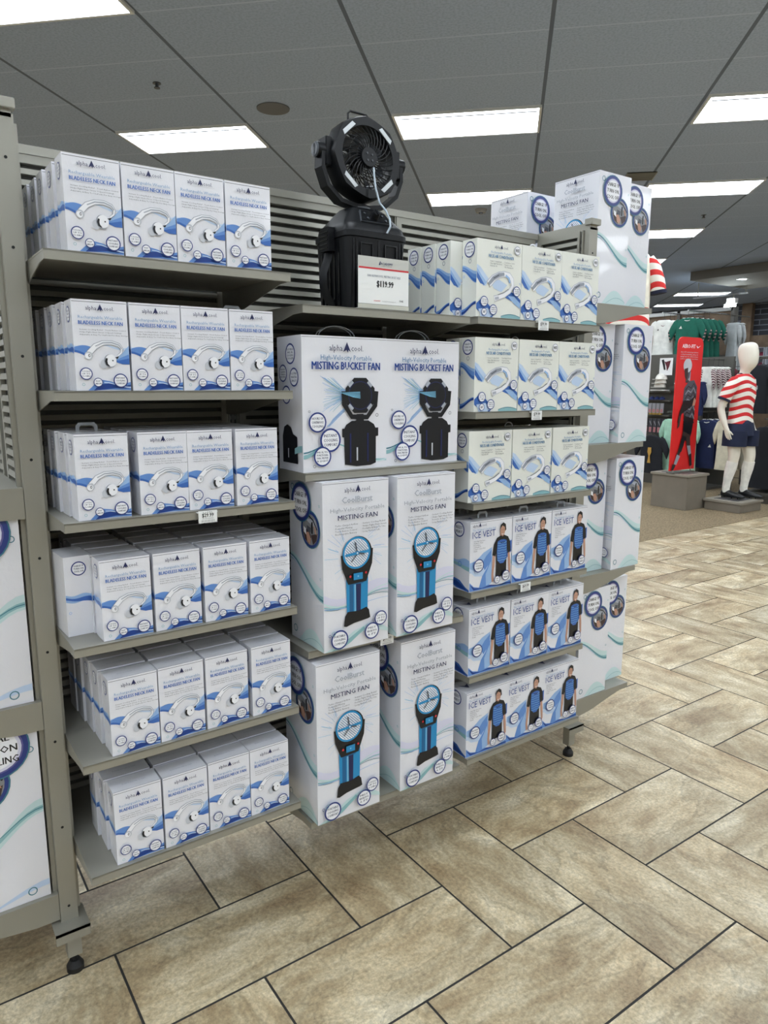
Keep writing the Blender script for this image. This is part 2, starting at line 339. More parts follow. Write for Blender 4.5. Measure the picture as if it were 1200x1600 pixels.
def side_big(mb, w_, h_, d_, fn, text=('CHARGE UP', 'TURN ON,', 'COOL OFF')):
    b = Art(mb, d_ if fn in (left_fn, right_fn) else w_, h_, fn(w_, h_, d_))
    if text[0] == 'DUAL':
        b.wave(lambda u: S(.70, .42, u), lambda u: S(.74, .50, u), 'lteal'); b.wave(lambda u: S(.68, .46, u), lambda u: S(.70, .485, u), 'teal'); b.wave(lambda u: S(.66, .47, u), lambda u: S(.665, .475, u), 'dteal')
        b.wave(lambda u: S(1, .90, u), lambda u: S(1, .935, u), 'pale'); b.ringc(.78, .945, .06, .014, 'dteal', 14); b.ringc(.90, .13, .045, .012, 'dteal', 14)
        photo_disc(b, .26, .27, .36); ring_big(b, .50, .09, .38, text); return
    b.wave(lambda u: S(.455, .62, u), lambda u: S(.48, .70, u**1.2), 'lteal'); b.wave(lambda u: S(.47, .66, u*1.05), lambda u: S(.50, .70, u), 'teal'); b.wave(lambda u: S(.475, .68, u), lambda u: S(.482, .69, u), 'dteal')
    b.wave(lambda u: S(.48, .69, u**.9), lambda u: S(.49, .70, u**.9), 'lilac', 0, .55, 6)
    b.wave(lambda u: 1-.11*math.sin(max(0, (u-.25))/.8*PI), lambda u: 1., 'lteal', .25, 1, 10)
    b.wave(lambda u: 1-.055*math.sin(max(0, (u-.35))/.75*PI), lambda u: 1.004-.055*math.sin(max(0, (u-.35))/.75*PI), 'teal', .35, 1, 10)
    b.ringc(.14, .935, .06, .015, 'dteal', 14); b.ringc(.12, .055, .05, .012, 'dteal', 14); b.ringc(.92, .135, .02, .008, 'teal', 10); b.ringc(.93, .56, .02, .008, 'teal', 10)
    photo_disc(b, .66, .285, .27); ring_big(b, .40, .135, .28, text)
# --- misting fan carton
def misting_mesh(text=('CHARGE UP', 'TURN ON,', 'COOL OFF')):
    w_, h_, d_ = .218, .480, .19; mb = carton(w_, h_, d_, BOXW)
    a = Art(mb, w_, h_, front_fn(w_, h_, d_))
    rnd = random.Random(3)
    for k in range(46):
        an = rnd.uniform(0, 2*PI); r0 = rnd.uniform(.24, .3); r1 = r0+rnd.uniform(.05, .22); q = a.w/a.h
        if abs(math.sin(an)) > .85: continue
        a.arc([(.5+r0*math.cos(an), .425+r0*math.sin(an)*q), (.5+r1*math.cos(an+.1), .425+r1*math.sin(an+.1)*q)], .004, ['lcyan', 'sky', 'pale'][k % 3]); a.L = 2+k % 5
    a.L = 8
    a.wave(lambda u: .64+.055*math.sin(u*5.2+.2)*(1-u*.4), lambda u: .70+.035*math.sin(u*5.2+.4)*(1-u*.6), 'lilac'); a.wave(lambda u: .69+.045*math.sin(u*4.6+.2), lambda u: .70+.05*math.sin(u*4.6+.2), 'lteal')
    a.wave(lambda u: .705+.035*math.sin(u*4.6+.5), lambda u: .712+.035*math.sin(u*4.6+.5), 'teal'); a.wave(lambda u: .72+.03*math.sin(u*5+.6), lambda u: .723+.03*math.sin(u*5+.6), 'dteal'); a.wave(lambda u: .735+.01*math.sin(u*5), lambda u: .739+.012*math.sin(u*5), 'sky')
    a.poly([(0, .998), (.2, .965), (.45, .90), (.7, .87), (.85, .885), (1, .93), (1, .95), (.8, .92), (.6, .915), (.3, .97), (.12, 1)], 'lteal').up()
    a.poly([(.1, .998), (.35, .945), (.6, .885), (.62, .90), (.4, .965), (.25, .998)], 'teal').up()
    # product: head, yoke, blue tank, foot
    a.poly([(.33, .58), (.67, .58), (.66, .79), (.34, .79)], 'cyan').up(); a.poly([(.38, .58), (.44, .58), (.44, .79), (.38, .79)], 'dcyan').up(); a.poly([(.48, .58), (.56, .58), (.55, .79), (.485, .79)], 'navy').up(); a.poly([(.455, .58), (.475, .58), (.475, .79), (.455, .79)], 'lcyan').up()
    a.poly([(.36, .60), (.64, .60), (.58, .615), (.42, .615)], 'dcyan').up()
    a.poly([(.29, .86), (.31, .80), (.35, .775), (.52, .78), (.64, .765), (.68, .785), (.70, .835), (.66, .84), (.45, .85), (.33, .865)], 'black').up()
    a.poly([(.25, .43), (.28, .43), (.33, .50), (.5, .53), (.67, .50), (.71, .41), (.745, .41), (.73, .50), (.66, .58), (.64, .605), (.36, .61), (.34, .59), (.27, .51)], 'black').up()
    a.disc(.50, .43, .228, 'black'); a.disc(.49, .425, .212, 'cyan'); a.disc(.49, .425, .185, 'white'); kq = a.w/a.h
    for i in range(-6, 7):
        o_ = i*.027; L_ = math.sqrt(max(0, .18**2-o_*o_))
        a.arc([(.49+o_*.7-L_*.7, .425+(o_*-.7-L_*.7)*kq), (.49+o_*.7+L_*.7, .425+(-o_*.7+L_*.7)*kq)], .007, 'tblue')
    a.arc([(.31, .432), (.67, .422)], .035, 'cyan'); a.arc([(.46, .36), (.49, .425)], .02, 'dgrey'); a.arc([(.49, .425), (.6, .435)], .02, 'dgrey'); a.arc([(.40, .475), (.49, .43)], .014, 'dgrey')
    a.disc(.49, .425, .026, 'cyan'); a.disc(.49, .425, .011, 'white')
    a.poly([(.43, .545), (.57, .545), (.57, .585), (.43, .585)], 'cyan').up(); a.disc(.5, .565, .012, 'lcyan'); a.disc(.38, .56, .016, 'red'); a.disc(.62, .55, .016, 'red')
    a.logo(.5, .048, .42); a.text('CoolBurst', .49, .105, .46, .08, 'lgrey', .02); a.text('High-Velocity Portable', .5, .16, .82, .052, 'steel'); a.text('MISTING FAN', .5, .205, .60, .062, 'navy', .01)
    a.bullets((.14, .55), .25, .0165, 4, .34, words=['Turbo Charged Airflow', 'Powerful Misting', 'Touch Button Control', 'Rechargeable Battery', 'Instant Cooling Relief', 'Helps Fight Heat Stress', 'Portable & Easy To Use', 'Long Battery Life']); a.up()
    a.badge(.21, .93, .13, ['PORTABLE', 'COOLING', 'COMFORT'], 'ring'); a.badge(.71, .918, .115, ['MIST', 'REACHES UP TO', '6 FT'], 'ring'); a.badge(.85, .848, .10, ['COOLS', 'UP TO', '3 HRS'], 'ring')
    a.ringc(.06, .895, .02, .006, 'ring', 10); a.ringc(.12, .885, .03, .007, 'teal', 12)
    for fn in (left_fn, right_fn): side_big(mb, w_, h_, d_, fn, text)
    b = Art(mb, w_, h_, back_fn(w_, h_, d_)); b.logo(.5, .048, .42); b.text('CoolBurst', .49, .105, .46, .08, 'lgrey', .02); b.text('High-Velocity Portable', .5, .16, .82, .052, 'steel'); b.text('MISTING FAN', .5, .205, .60, .062, 'navy', .01)
    return mb
# --- bucket fan carton
def bucket_mesh():
    w_, h_, d_ = .274, .365, .14; mb = carton(w_, h_, d_, BOXW)
    def fanpic(a, u, v, sc):   # picture of the product, centred on its fan head
        k = a.w/a.h; q = lambda pts, ink: a.poly([(u+x*sc, v+y*sc*k) for x, y in pts], ink).up()
        q([(-.05, .22), (.05, .22), (.06, .34), (-.06, .34)], 'black')
        q([(-.23, .40), (-.20, .345), (-.12, .30), (.12, .30), (.2, .345), (.23, .40), (.23, .82), (.15, .845), (-.05, .85), (-.22, .82)], 'black')
        q([(-.255, .39), (-.20, .39), (-.20, .50), (-.255, .49)], 'black'); q([(.20, .39), (.265, .39), (.265, .49), (.20, .50)], 'black'); q([(-.15, .45), (-.13, .45), (-.13, .80), (-.15, .80)], 'navy'); q([(.10, .45), (.12, .45), (.12, .80), (.10, .80)], 'navy')
        q([(-.055, .62), (-.035, .62), (-.035, .78), (-.055, .78)], 'silver')
        a.arc([(u-.235*sc, v-.05*sc*k), (u-.23*sc, v+.1*sc*k), (u-.12*sc, v+.25*sc*k), (u+.1*sc, v+.26*sc*k), (u+.22*sc, v+.12*sc*k), (u+.235*sc, v-.05*sc*k)], .03*sc/.5, 'black')
        a.disc(u, v, .225*sc, 'black', a0=PI/8, n=8); a.disc(u, v, .17*sc, 'navy'); a.disc(u, v, .16*sc, 'black')
        for an in (45, 135, 225, 315):
            c_, s_ = math.cos(math.radians(an)), math.sin(math.radians(an))
            a.arc([(u+.19*sc*c_-.04*sc*s_, v+(.19*sc*s_+.04*sc*c_)*k), (u+.19*sc*c_+.04*sc*s_, v+(.19*sc*s_-.04*sc*c_)*k)], .018*sc/.5, 'lgrey')
    a = Art(mb, w_, h_, front_fn(w_, h_, d_)); rnd = random.Random(5)
    for k in range(60):
        t = rnd.uniform(-1, 1); x0 = .62; x1 = .22+rnd.uniform(0, .14)
        pts = [(x0, .43+t*.01), ((x0+x1)/2, .43+t*.04), (x1, .43+t*.13)]
        a.arc(pts, .003, ['lcyan', 'sky', 'pale', 'teal'][k % 4]); a.L = 2+k % 4
    for k in range(14):
        a.arc([(.60, .42), (.40, .375), (.20+k*.012, .29+k*.004)] if k < 6 else [(.58, .47), (.50, .49+k*.004), (.38-k*.006, .56+k*.008), (.32-k*.004, .66)], .0035, 'sky'); a.L = 2+k % 4
    a.L = 7
    a.poly([(.66, .42), (.44, .39), (.42, .47), (.66, .45)], 'sky').up()
    a.wave(lambda u: S(.87, .76, u/.35), lambda u: S(.90, .80, u/.35), 'teal', 0, .35, 7); a.wave(lambda u: S(.85, .78, u/.35), lambda u: S(.86, .785, u/.35), 'dteal', 0, .35, 7)
    a.wave(lambda u: S(.78, .93, (u-.3)/.6), lambda u: S(.79, .945, (u-.3)/.6), 'teal', .3, 1, 8); a.wave(lambda u: .92+.02*math.sin(u*9), lambda u: .93+.02*math.sin(u*9), 'lteal', .8, 1, 4)
    fanpic(a, .665, .435, .85)
    for i in range(9): a.arc([(.42+.03*i*.6, .43+(i-4)*.004), (.66, .432+(i-4)*.006)], .004, 'lcyan'); 
    a.logo(.5, .085, .42); a.text('High-Velocity Portable', .5, .155, .60, .048, 'tblue'); a.text('MISTING BUCKET FAN', .5, .215, .80, .075, 'deep', .02)
    a.badge(.155, .63, .10, ['HOURS OF', 'CONTINUOUS', 'COOLING'], 'ring'); a.badge(.30, .765, .12, ['INSTANT', 'COOLING', 'COMFORT'], 'ring'); a.badge(.205, .885, .10, ['MULTI-', 'FUNCTIONAL', 'FAN, MISTER', '& LIGHT'], 'ring')
    a.ringc(.86, .585, .018, .005, 'dgrey', 12); a.ringc(.06, .55, .012, .004, 'dgrey', 10); a.ringc(.11, .955, .016, .004, 'dgrey', 10)
    for fn in (left_fn, right_fn):
        b = Art(mb, d_, h_, fn(w_, h_, d_))
        for (u, v, r, t) in ((.55, .13, .2, ['DOUBLES', 'AS A', 'COOLING', 'COOLER']), (.24, .27, .17, ['HIGH', 'CLEANING', 'POWERFUL', 'MISTER']), (.70, .30, .18, ['6 LITER', 'WATER', 'CAPACITY']), (.38, .43, .18, ['USB-C', 'POWER'])): b.badge(u, v, r, t, 'ring')
        b.poly([(.2, .94), (.2, .74), (.27, .67), (.4, .65), (.55, .67), (.64, .72), (.80, .74), (.82, .94)], 'black').up(); b.poly([(.42, .83), (.45, .83), (.45, .9), (.42, .9)], 'silver').up()
        b.wave(lambda u: S(.92, .80, u), lambda u: S(.94, .85, u), 'teal', .7, 1, 4)
    return mb

# ------------------------------------------------------------------ setting: floor, carpet, walls, ceiling
def tile_floor():
    g = .3071; gx, gy = 1.6144, 1.2281; gap = .0032
    m = bpy.data.materials.new('stone_look_tile'); m.use_nodes = True; nt = m.node_tree; b = nt.nodes['Principled BSDF']
    N = nt.nodes.new; Lk = nt.links.new
    uv = N('ShaderNodeUVMap'); at = N('ShaderNodeAttribute'); at.attribute_name = 'tint'
    mp = N('ShaderNodeMapping'); mp.inputs['Scale'].default_value = (1.5, 3.0, 1); Lk(uv.outputs[0], mp.inputs[0])
    n1 = N('ShaderNodeTexNoise'); n1.inputs['Scale'].default_value = 2.0; n1.inputs['Detail'].default_value = 9; n1.inputs['Roughness'].default_value = .68; n1.inputs['Distortion'].default_value = .35; Lk(mp.outputs[0], n1.inputs['Vector'])
    n2 = N('ShaderNodeTexNoise'); n2.inputs['Scale'].default_value = 90; n2.inputs['Detail'].default_value = 6; n2.inputs['Roughness'].default_value = .7; Lk(uv.outputs[0], n2.inputs['Vector'])
    n3 = N('ShaderNodeTexNoise'); n3.inputs['Scale'].default_value = 2.2; n3.inputs['Detail'].default_value = 3; Lk(uv.outputs[0], n3.inputs['Vector'])
    cr = N('ShaderNodeValToRGB'); e = cr.color_ramp.elements
    e[0].position = .34; e[0].color = (*lin((140, 118, 88)), 1); e[1].position = .66; e[1].color = (*lin((214, 203, 176)), 1)
    x = e.new(.46); x.color = (*lin((168, 150, 118)), 1); x = e.new(.54); x.color = (*lin((184, 169, 138)), 1)
    Lk(n1.outputs['Fac'], cr.inputs[0])
    def scale(src, val):
        v_ = N('ShaderNodeVectorMath'); v_.operation = 'SCALE'; Lk(src, v_.inputs[0]); Lk(val, v_.inputs['Scale']); return v_.outputs[0]
    def rng(src, a_, b_, c_=.3, d_=.7):
        r_ = N('ShaderNodeMapRange'); r_.inputs['From Min'].default_value = c_; r_.inputs['From Max'].default_value = d_; r_.inputs['To Min'].default_value = a_; r_.inputs['To Max'].default_value = b_; Lk(src, r_.inputs['Value']); return r_.outputs[0]
    n4 = N('ShaderNodeTexNoise'); n4.inputs['Scale'].default_value = 1.1; n4.inputs['Detail'].default_value = 7; n4.inputs['Roughness'].default_value = .55; n4.inputs['Distortion'].default_value = .5; Lk(mp.outputs[0], n4.inputs['Vector'])
    sb = N('ShaderNodeMath'); sb.operation = 'SUBTRACT'; Lk(n4.outputs['Fac'], sb.inputs[0]); sb.inputs[1].default_value = .5
    ab = N('ShaderNodeMath'); ab.operation = 'ABSOLUTE'; Lk(sb.outputs[0], ab.inputs[0])
    vein = rng(ab.outputs[0], .80, 1.04, 0, .014); side_ = rng(sb.outputs[0], .90, 1.06, -.05, .05)
    c0 = scale(scale(cr.outputs[0], vein), side_)
    c1 = scale(c0, rng(n2.outputs['Fac'], .62, 1.40)); c2 = scale(c1, rng(n3.outputs['Fac'], .86, 1.10)); c3 = scale(c2, rng(at.outputs['Fac'], .88, 1.06, 0, 1))
    Lk(c3, b.inputs['Base Color']); b.inputs['Roughness'].default_value = .42
    bp = N('ShaderNodeBump'); bp.inputs['Strength'].default_value = .25; bp.inputs['Distance'].default_value = .003; Lk(n1.outputs['Fac'], bp.inputs['Height']); Lk(bp.outputs[0], b.inputs['Normal'])
    grout = mat('grout_dark', (44, 43, 41), .8)
    V = []; F = []; MI = []; UV = []; T = []
    X0, X1, Y0, Y1 = -7.0, 19.3, -7.0, 4.28
    V += [(X0, Y0, -.0025), (X1, Y0, -.0025), (X1, Y1, -.0025), (X0, Y1, -.0025)]; F.append((0, 1, 2, 3)); MI.append(1); UV += [(0, 0)]*4; T.append(0)
    rnd = random.Random(11)
    for i in range(-60, 70):
        for j in range(-60, 30):
            # lattice generated by (-1,1) and (-4,0)
            for base, (dx, dy) in (((1, 0), (2, 1)), ((0, -1), (1, 2))):
                pass
    def put(x0, y0, x1, y1, horiz):
        x0 = gx+x0*g+gap; x1 = gx+x1*g-gap; y0 = gy+y0*g+gap; y1 = gy+y1*g-gap
        x0, x1 = max(x0, X0), min(x1, X1); y0, y1 = max(y0, Y0), min(y1, Y1)
        if x1-x0 < .01 or y1-y0 < .01: return
        k = len(V); V.extend([(x0, y0, 0), (x1, y0, 0), (x1, y1, 0), (x0, y1, 0)]); F.append((k, k+1, k+2, k+3)); MI.append(0)
        ox, oy = rnd.uniform(0, 40), rnd.uniform(0, 40); T.append(rnd.random())
        for (x, y) in ((x0, y0), (x1, y0), (x1, y1), (x0, y1)):
            UV.append((x-x0+ox, y-y0+oy) if horiz else (y-y0+ox, x-x0+oy))
    for b_ in range(-60, 60):
        for a_ in range(-60, 60):
            ox = -b_-4*a_; oy = b_
            if not (-31 < ox < 62 and -30 < oy < 13): continue
            put(1+ox, 0+oy, 3+ox, 1+oy, True); put(0+ox, -1+oy, 1+ox, 1+oy, False)
    me = bpy.data.meshes.new('floor'); me.from_pydata(V, [], F); me.materials.append(m); me.materials.append(grout)
    me.polygons.foreach_set('material_index', MI)
    ul = me.uv_layers.new(name='UVMap'); ul.data.foreach_set('uv', [c for p in UV for c in p])
    ta = me.attributes.new('tint', 'FLOAT', 'FACE'); ta.data.foreach_set('value', T)
    o = bpy.data.objects.new('floor', me); C.objects.link(o); struct(o)
tile_floor()
carp = mat('carpet_tan', (128, 112, 86), .95, noise=(55, .42), bump=(300, .8))
struct(MB().box(-7, 19.3, 4.28, 15, -.05, .004, carp).build('floor_carpet'))

def ceiling():
    m = bpy.data.materials.new('ceiling_tile'); m.use_nodes = True; nt = m.node_tree; b = nt.nodes['Principled BSDF']; N = nt.nodes.new; Lk = nt.links.new
    tc = N('ShaderNodeTexCoord'); sx = N('ShaderNodeSeparateXYZ'); Lk(tc.outputs['Object'], sx.inputs[0])
    def mth(op, a, b_=None, c_=None):
        n = N('ShaderNodeMath'); n.operation = op
        for i, v_ in enumerate((a, b_, c_)):
            if v_ is None: continue
            if isinstance(v_, (int, float)): n.inputs[i].default_value = v_
            else: Lk(v_, n.inputs[i])
        return n.outputs[0]
    def line(src, per, off, wd):
        t = mth('FRACT', mth('DIVIDE', mth('ADD', src, off), per)); d = mth('ABSOLUTE', mth('SUBTRACT', t, .5)); return mth('GREATER_THAN', d, .5-wd/per)
    lu = line(sx.outputs['X'], 1.2192, 0, .013); lv = line(sx.outputs['Y'], .6096, 0, .006)
    n = N('ShaderNodeTexNoise'); n.inputs['Scale'].default_value = 60; n.inputs['Detail'].default_value = 6; Lk(tc.outputs['Object'], n.inputs['Vector'])
    cr = N('ShaderNodeValToRGB'); e = cr.color_ramp.elements; e[0].position = .35; e[0].color = (*lin((152, 168, 194)), 1); e[1].position = .6; e[1].color = (*lin((168, 184, 210)), 1); Lk(n.outputs['Fac'], cr.inputs[0])
    m1 = N('ShaderNodeMix'); m1.data_type = 'RGBA'; Lk(lv, m1.inputs['Factor']); Lk(cr.outputs[0], m1.inputs['A']); m1.inputs['B'].default_value = (*lin((184, 198, 220)), 1)
    m2 = N('ShaderNodeMix'); m2.data_type = 'RGBA'; Lk(lu, m2.inputs['Factor']); Lk(m1.outputs['Result'], m2.inputs['A']); m2.inputs['B'].default_value = (*lin((100, 110, 128)), 1)
    Lk(m2.outputs['Result'], b.inputs['Base Color']); b.inputs['Roughness'].default_value = .9
    ang = math.radians(-44.85); u = Vector((math.cos(ang), math.sin(ang))); v = Vector((-u.y, u.x)); A0 = Vector((2.772, 5.975))
    o = MB(); corners = []
    me = MB(); Rz = Matrix.Rotation(-ang, 3, 'Z')
    P = [Rz @ (Vector((x, y, 0))-Vector((A0.x, A0.y, 0))) for x, y in ((-7, -7), (19.3, -7), (19.3, 15), (-7, 15))]
    me.face([(p.x, p.y, 0) for p in P], m); c = me.build('ceiling'); c.location = (A0.x, A0.y, 3.73); c.rotation_euler = (0, 0, ang); struct(c)
    # recessed light troffers on the tile grid
    em = mat('lit_diffuser', (236, 244, 252), .5, emit=LIGHT_E); fr = mat('troffer_white', (215, 218, 220), .4)
    root = None; k = 0
    inner = [(-1, -1), (5, 2)]
    order = []
    for i in range(-7, 8):
        for j in range(-8, 8):
            p = A0+u*(2.438*i)+v*(2.438*j)
            if -6.6 < p.x < 18.6 and -6.4 < p.y < 14.2 and not (12.6 < p.x < 16.4 and p.y < 8.6 and (i, j) != (3, 5)): order.append((i, j, p))
    cam = Vector((0, 0)); fwd = Vector((.574, .818))
    for (i, j, p) in order:
        ctr = p-u*.6+v*.3
        lab = 'lit rectangular ceiling troffer'
        if root is None:
            root = thing('ceiling_light', lab, 'ceiling light')
            f_ = MB()
            for a_ in ((-1.2, 0, 0, .02), (-1.2, 0, .57, .59), (-1.2, -1.18, .02, .57), (-.02, 0, .02, .57)): f_.box(*a_, -.018, 0, fr)
            f_.box(-1.16, -.03, .075, .095, -.020, -.011, mat('troffer_divider', (120, 122, 124), .6))
            f_.build('frame', root); MB().box(-1.18, -.02, .02, .57, -.012, -.002, em).build('diffuser', root)
            o_ = root
        else: o_ = dup(root, (0, 0, 0))
        o_.location = (p.x, p.y, 3.73); o_.rotation_euler = (0, 0, ang)
        names = {(0, 0): 'ceiling light over the left end of the display, above the neck fan boxes', (1, 0): 'ceiling light just right of the black misting fan',
                 (1, 1): 'ceiling light lower right of the fan, behind the top of the display', (2, 0): 'ceiling light at the upper right edge of the photo', (0, -1): 'ceiling light cut off by the upper left corner',
                 (2, 1): 'long bright ceiling light right of the tall topmost boxes', (2, 2): 'ceiling light second down beside the tall topmost boxes', (2, 3): 'small ceiling light beside the hanging striped sleeve',
                 (3, 5): 'far ceiling light in front of the brick wall', (3, 6): 'farthest ceiling light over the green jerseys'}
        if (i, j) in names: o_['label'] = names[(i, j)]
        else: o_['label'] = 'rectangular ceiling light outside or at the edge of the view'; o_['group'] = 'ceiling lights elsewhere in the store'
    return A0, u, v
ceiling()
wallm = mat('wall_paint', (176, 172, 164), .8)
struct(MB().box(-7.2, -7, -7, 15, 0, 3.73, wallm).build('wall_left'))
struct(MB().box(-7, 19.3, -7.2, -7, 0, 3.73, wallm).build('wall_front'))
struct(MB().box(-7, 19.3, 15, 15.2, 0, 3.73, wallm).build('wall_back'))
def brick():
    m = bpy.data.materials.new('dark_brick'); m.use_nodes = True; nt = m.node_tree; b = nt.nodes['Principled BSDF']; N = nt.nodes.new
    tc = N('ShaderNodeTexCoord'); mp = N('ShaderNodeMapping'); mp.inputs['Rotation'].default_value = (PI/2, 0, PI/2)
    sp = N('ShaderNodeSeparateXYZ'); cb = N('ShaderNodeCombineXYZ'); nt.links.new(tc.outputs['Object'], sp.inputs[0]); nt.links.new(sp.outputs['Y'], cb.inputs['X']); nt.links.new(sp.outputs['Z'], cb.inputs['Y'])
    br = N('ShaderNodeTexBrick'); br.inputs['Scale'].default_value = 1; br.inputs['Brick Width'].default_value = .68; br.inputs['Row Height'].default_value = .137; br.inputs['Mortar Size'].default_value = .012
    br.inputs['Color1'].default_value = (*lin((36, 40, 50)), 1); br.inputs['Color2'].default_value = (*lin((54, 56, 64)), 1); br.inputs['Mortar'].default_value = (*lin((120, 126, 138)), 1)
    nt.links.new(cb.outputs[0], br.inputs['Vector']); nt.links.new(br.outputs['Color'], b.inputs['Base Color']); b.inputs['Roughness'].default_value = .7
    return m
struct(MB().box(19.3, 19.5, -7, 15, 0, 3.73, brick()).build('wall_right'))

# ------------------------------------------------------------------ gondola fixture
YS = 2.12; ZT = 2.15; YF = 1.6793; XL = .3117; PITCH = .6096; SW = .5766
def slat_panel(mb, x0, x1, z0, z1, y, s=-1, axis='y'):
    """corrugated slat panel: profile in (depth, z) run along the length; s = which way it faces"""
    fr = .022; p = .0272; prof = [(0, z0+fr)]
    z = z0+fr
    while z+p < z1-fr:
        prof += [(-.006, z+.0008), (.012, z+.001), (.009, z+.0155), (-.006, z+.016), (-.007, z+p)]; z += p
    prof.append((0, z1-fr))
    def P(l, d, z_): return (l, y+s*d, z_) if axis == 'y' else (y+s*d, l, z_)
    V = []; F = []
    for l in (x0+fr, x1-fr): V += [P(l, d, z_) for d, z_ in prof]
    n = len(prof)
    for i in range(n-1): F.append((i, i+1, n+i+1, n+i))
    mb.add(V, F, METAL)
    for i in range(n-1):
        if prof[i][0] < -.0055 and prof[i+1][0] < -.0055: mb.m[-(n-1)+i] = mb.mi(DARKMETAL)  # groove bottoms coloured darker: the shadow between slats painted in
    for (a, b, c, d) in ((x0, x1, z0, z0+fr), (x0, x1, z1-fr, z1), (x0, x0+fr, z0+fr, z1-fr), (x1-fr, x1, z0+fr, z1-fr)):
        if axis == 'y': mb.box(a, b, min(y, y+s*.011), max(y, y+s*.011), c, d, METAL)
        else: mb.box(min(y, y+s*.011), max(y, y+s*.011), a, b, c, d, METAL)
def upright(mb, x, y, z0, z1, s, axis='y', wd=.028):
    def bx(a0, a1, d0, d1, zz0, zz1, m):
        e0, e1 = sorted((y+s*d0, y+s*d1))
        if axis == 'y': mb.box(a0, a1, e0, e1, zz0, zz1, m)
        else: mb.box(e0, e1, a0, a1, zz0, zz1, m)
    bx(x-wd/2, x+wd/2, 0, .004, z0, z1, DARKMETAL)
    for q in (-1, 1):
        bx(x+q*wd/2-.0015, x+q*wd/2+.0015, 0, .012, z0, z1, METAL)
    z = z0+.02
    while z < z1-.02:
        for q in (-1, 1): bx(x+q*wd*.25-.002, x+q*wd*.25+.002, .0036, .0046, z, z+.013, SLOT)
        z += .0254
G = thing('gondola_fixture', 'grey metal double-sided display fixture of slatted panels with H-shaped ends', 'display fixture', (0, 0, 0))
WL0, WL1 = .262, .305      # left wing post
WR0, WR1 = 2.243, 2.290    # right wing post
YP = 1.858; YB = 2*(YS+.03)-YP
zb = .24
for k in range(3):
    x0 = [WL1+.012, .930, 1.540][k]; x1 = [.893, 1.503, WR0-.012][k]
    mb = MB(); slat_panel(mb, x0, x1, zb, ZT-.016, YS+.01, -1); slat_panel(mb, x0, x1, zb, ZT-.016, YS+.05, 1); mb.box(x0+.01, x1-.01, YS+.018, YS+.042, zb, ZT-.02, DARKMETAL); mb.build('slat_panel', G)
for x in (.9115, 1.5215):
    mb = MB(); upright(mb, x, YS+.012, .12, ZT-.014, -1); mb.box(x-.016, x+.016, YS+.012, YS+.048, .12, ZT-.014, METAL); upright(mb, x, YS+.048, .12, ZT-.014, 1); mb.build('slotted_upright', G)
MB().box(WL1, WR0, YS-.004, YS+.064, ZT-.016, ZT+.006, METAL).build('top_rail', G)
MB().box(WL1, WR0, YS+.005, YS+.055, .16, .2, METAL).build('base_rail', G)
for (a, b) in ((WL0, WL1), (WR0, WR1)):
    for (ya, yb) in ((YP+.035, YS), (YS+.06, YB-.035)):
        mb = MB(); slat_panel(mb, ya, yb, zb, ZT-.016, a+.012, -1, 'x'); slat_panel(mb, ya, yb, zb, ZT-.016, b-.012, 1, 'x'); mb.box(a+.017, b-.017, ya, yb, zb, ZT-.02, DARKMETAL); mb.build('slat_panel', G)
    for (ya, yb) in ((YP, YP+.022), (YB-.022, YB)):
        mb = MB(); mb.box(a, b, ya, yb, .145, ZT-.008, METAL)
        z = .3
        f_ = ya if ya == YP else yb
        for z in (.19, .42, .66, .9, 1.14, 1.38, 1.62, 1.86, 2.05): mb.cyl(((a+b)/2, f_-.0006, z), ((a+b)/2, f_+.0006, z), .0035, SLOT, n=10)
        mb.build('end_post', G, bevel=None)
        yy = yb+.002 if ya == YP else ya-.014
        mb = MB(); upright(mb, yy+.008, a+.002, .16, ZT-.02, -1, 'x', .014); upright(mb, yy+.008, b-.002, .16, ZT-.02, 1, 'x', .014); mb.box(a+.002, b-.002, yy-.002, yy+.016, .16, ZT-.02, DARKMETAL); mb.build('slotted_upright', G)
    MB().box(a+.004, b-.004, YP, YB, ZT-.016, ZT+.008, METAL).build('top_rail', G)
    for (ya, yb) in ((YP-.012, YP+.022), (YB-.022, YB+.012)): MB().box(a-.004, b+.004, ya, yb, ZT+.0, ZT+.022, METAL).build('post_cap', G, bevel=.0015)
    c = (a+b)/2
    for y_ in (YP+.0, YB):
        s = 1 if y_ == YP else -1
        mb = MB(); mb.box(a-.022, b+.02, min(y_-s*.045, y_+s*.05), max(y_-s*.045, y_+s*.05), .141, .147, METAL); mb.box(a-.022, b+.02, min(y_-s*.045, y_-s*.041), max(y_-s*.045, y_-s*.041), .118, .147, METAL); mb.build('foot_bracket', G)
        mb = MB(); mb.box(c-.015, c+.021, min(y_-s*.02, y_+s*.014), max(y_-s*.02, y_+s*.014), .05, .142, METAL); mb.build('leg', G, bevel=.001)
        mb = MB(); mb.cyl((c+.003, y_-s*.003, .028), (c+.003, y_-s*.003, .055), .006, SLOT); mb.cyl((c+.003, y_-s*.003, 0), (c+.003, y_-s*.003, .014), .022, RUBBER, n=24); mb.cyl((c+.003, y_-s*.003, .014), (c+.003, y_-s*.003, .030), .022, RUBBER, .013, n=24); mb.build('levelling_foot', G, smooth=40)
    MB().box(a+.006, b-.006, YP+.05, YB-.05, .12, .24, METAL).build('base_rail', G)

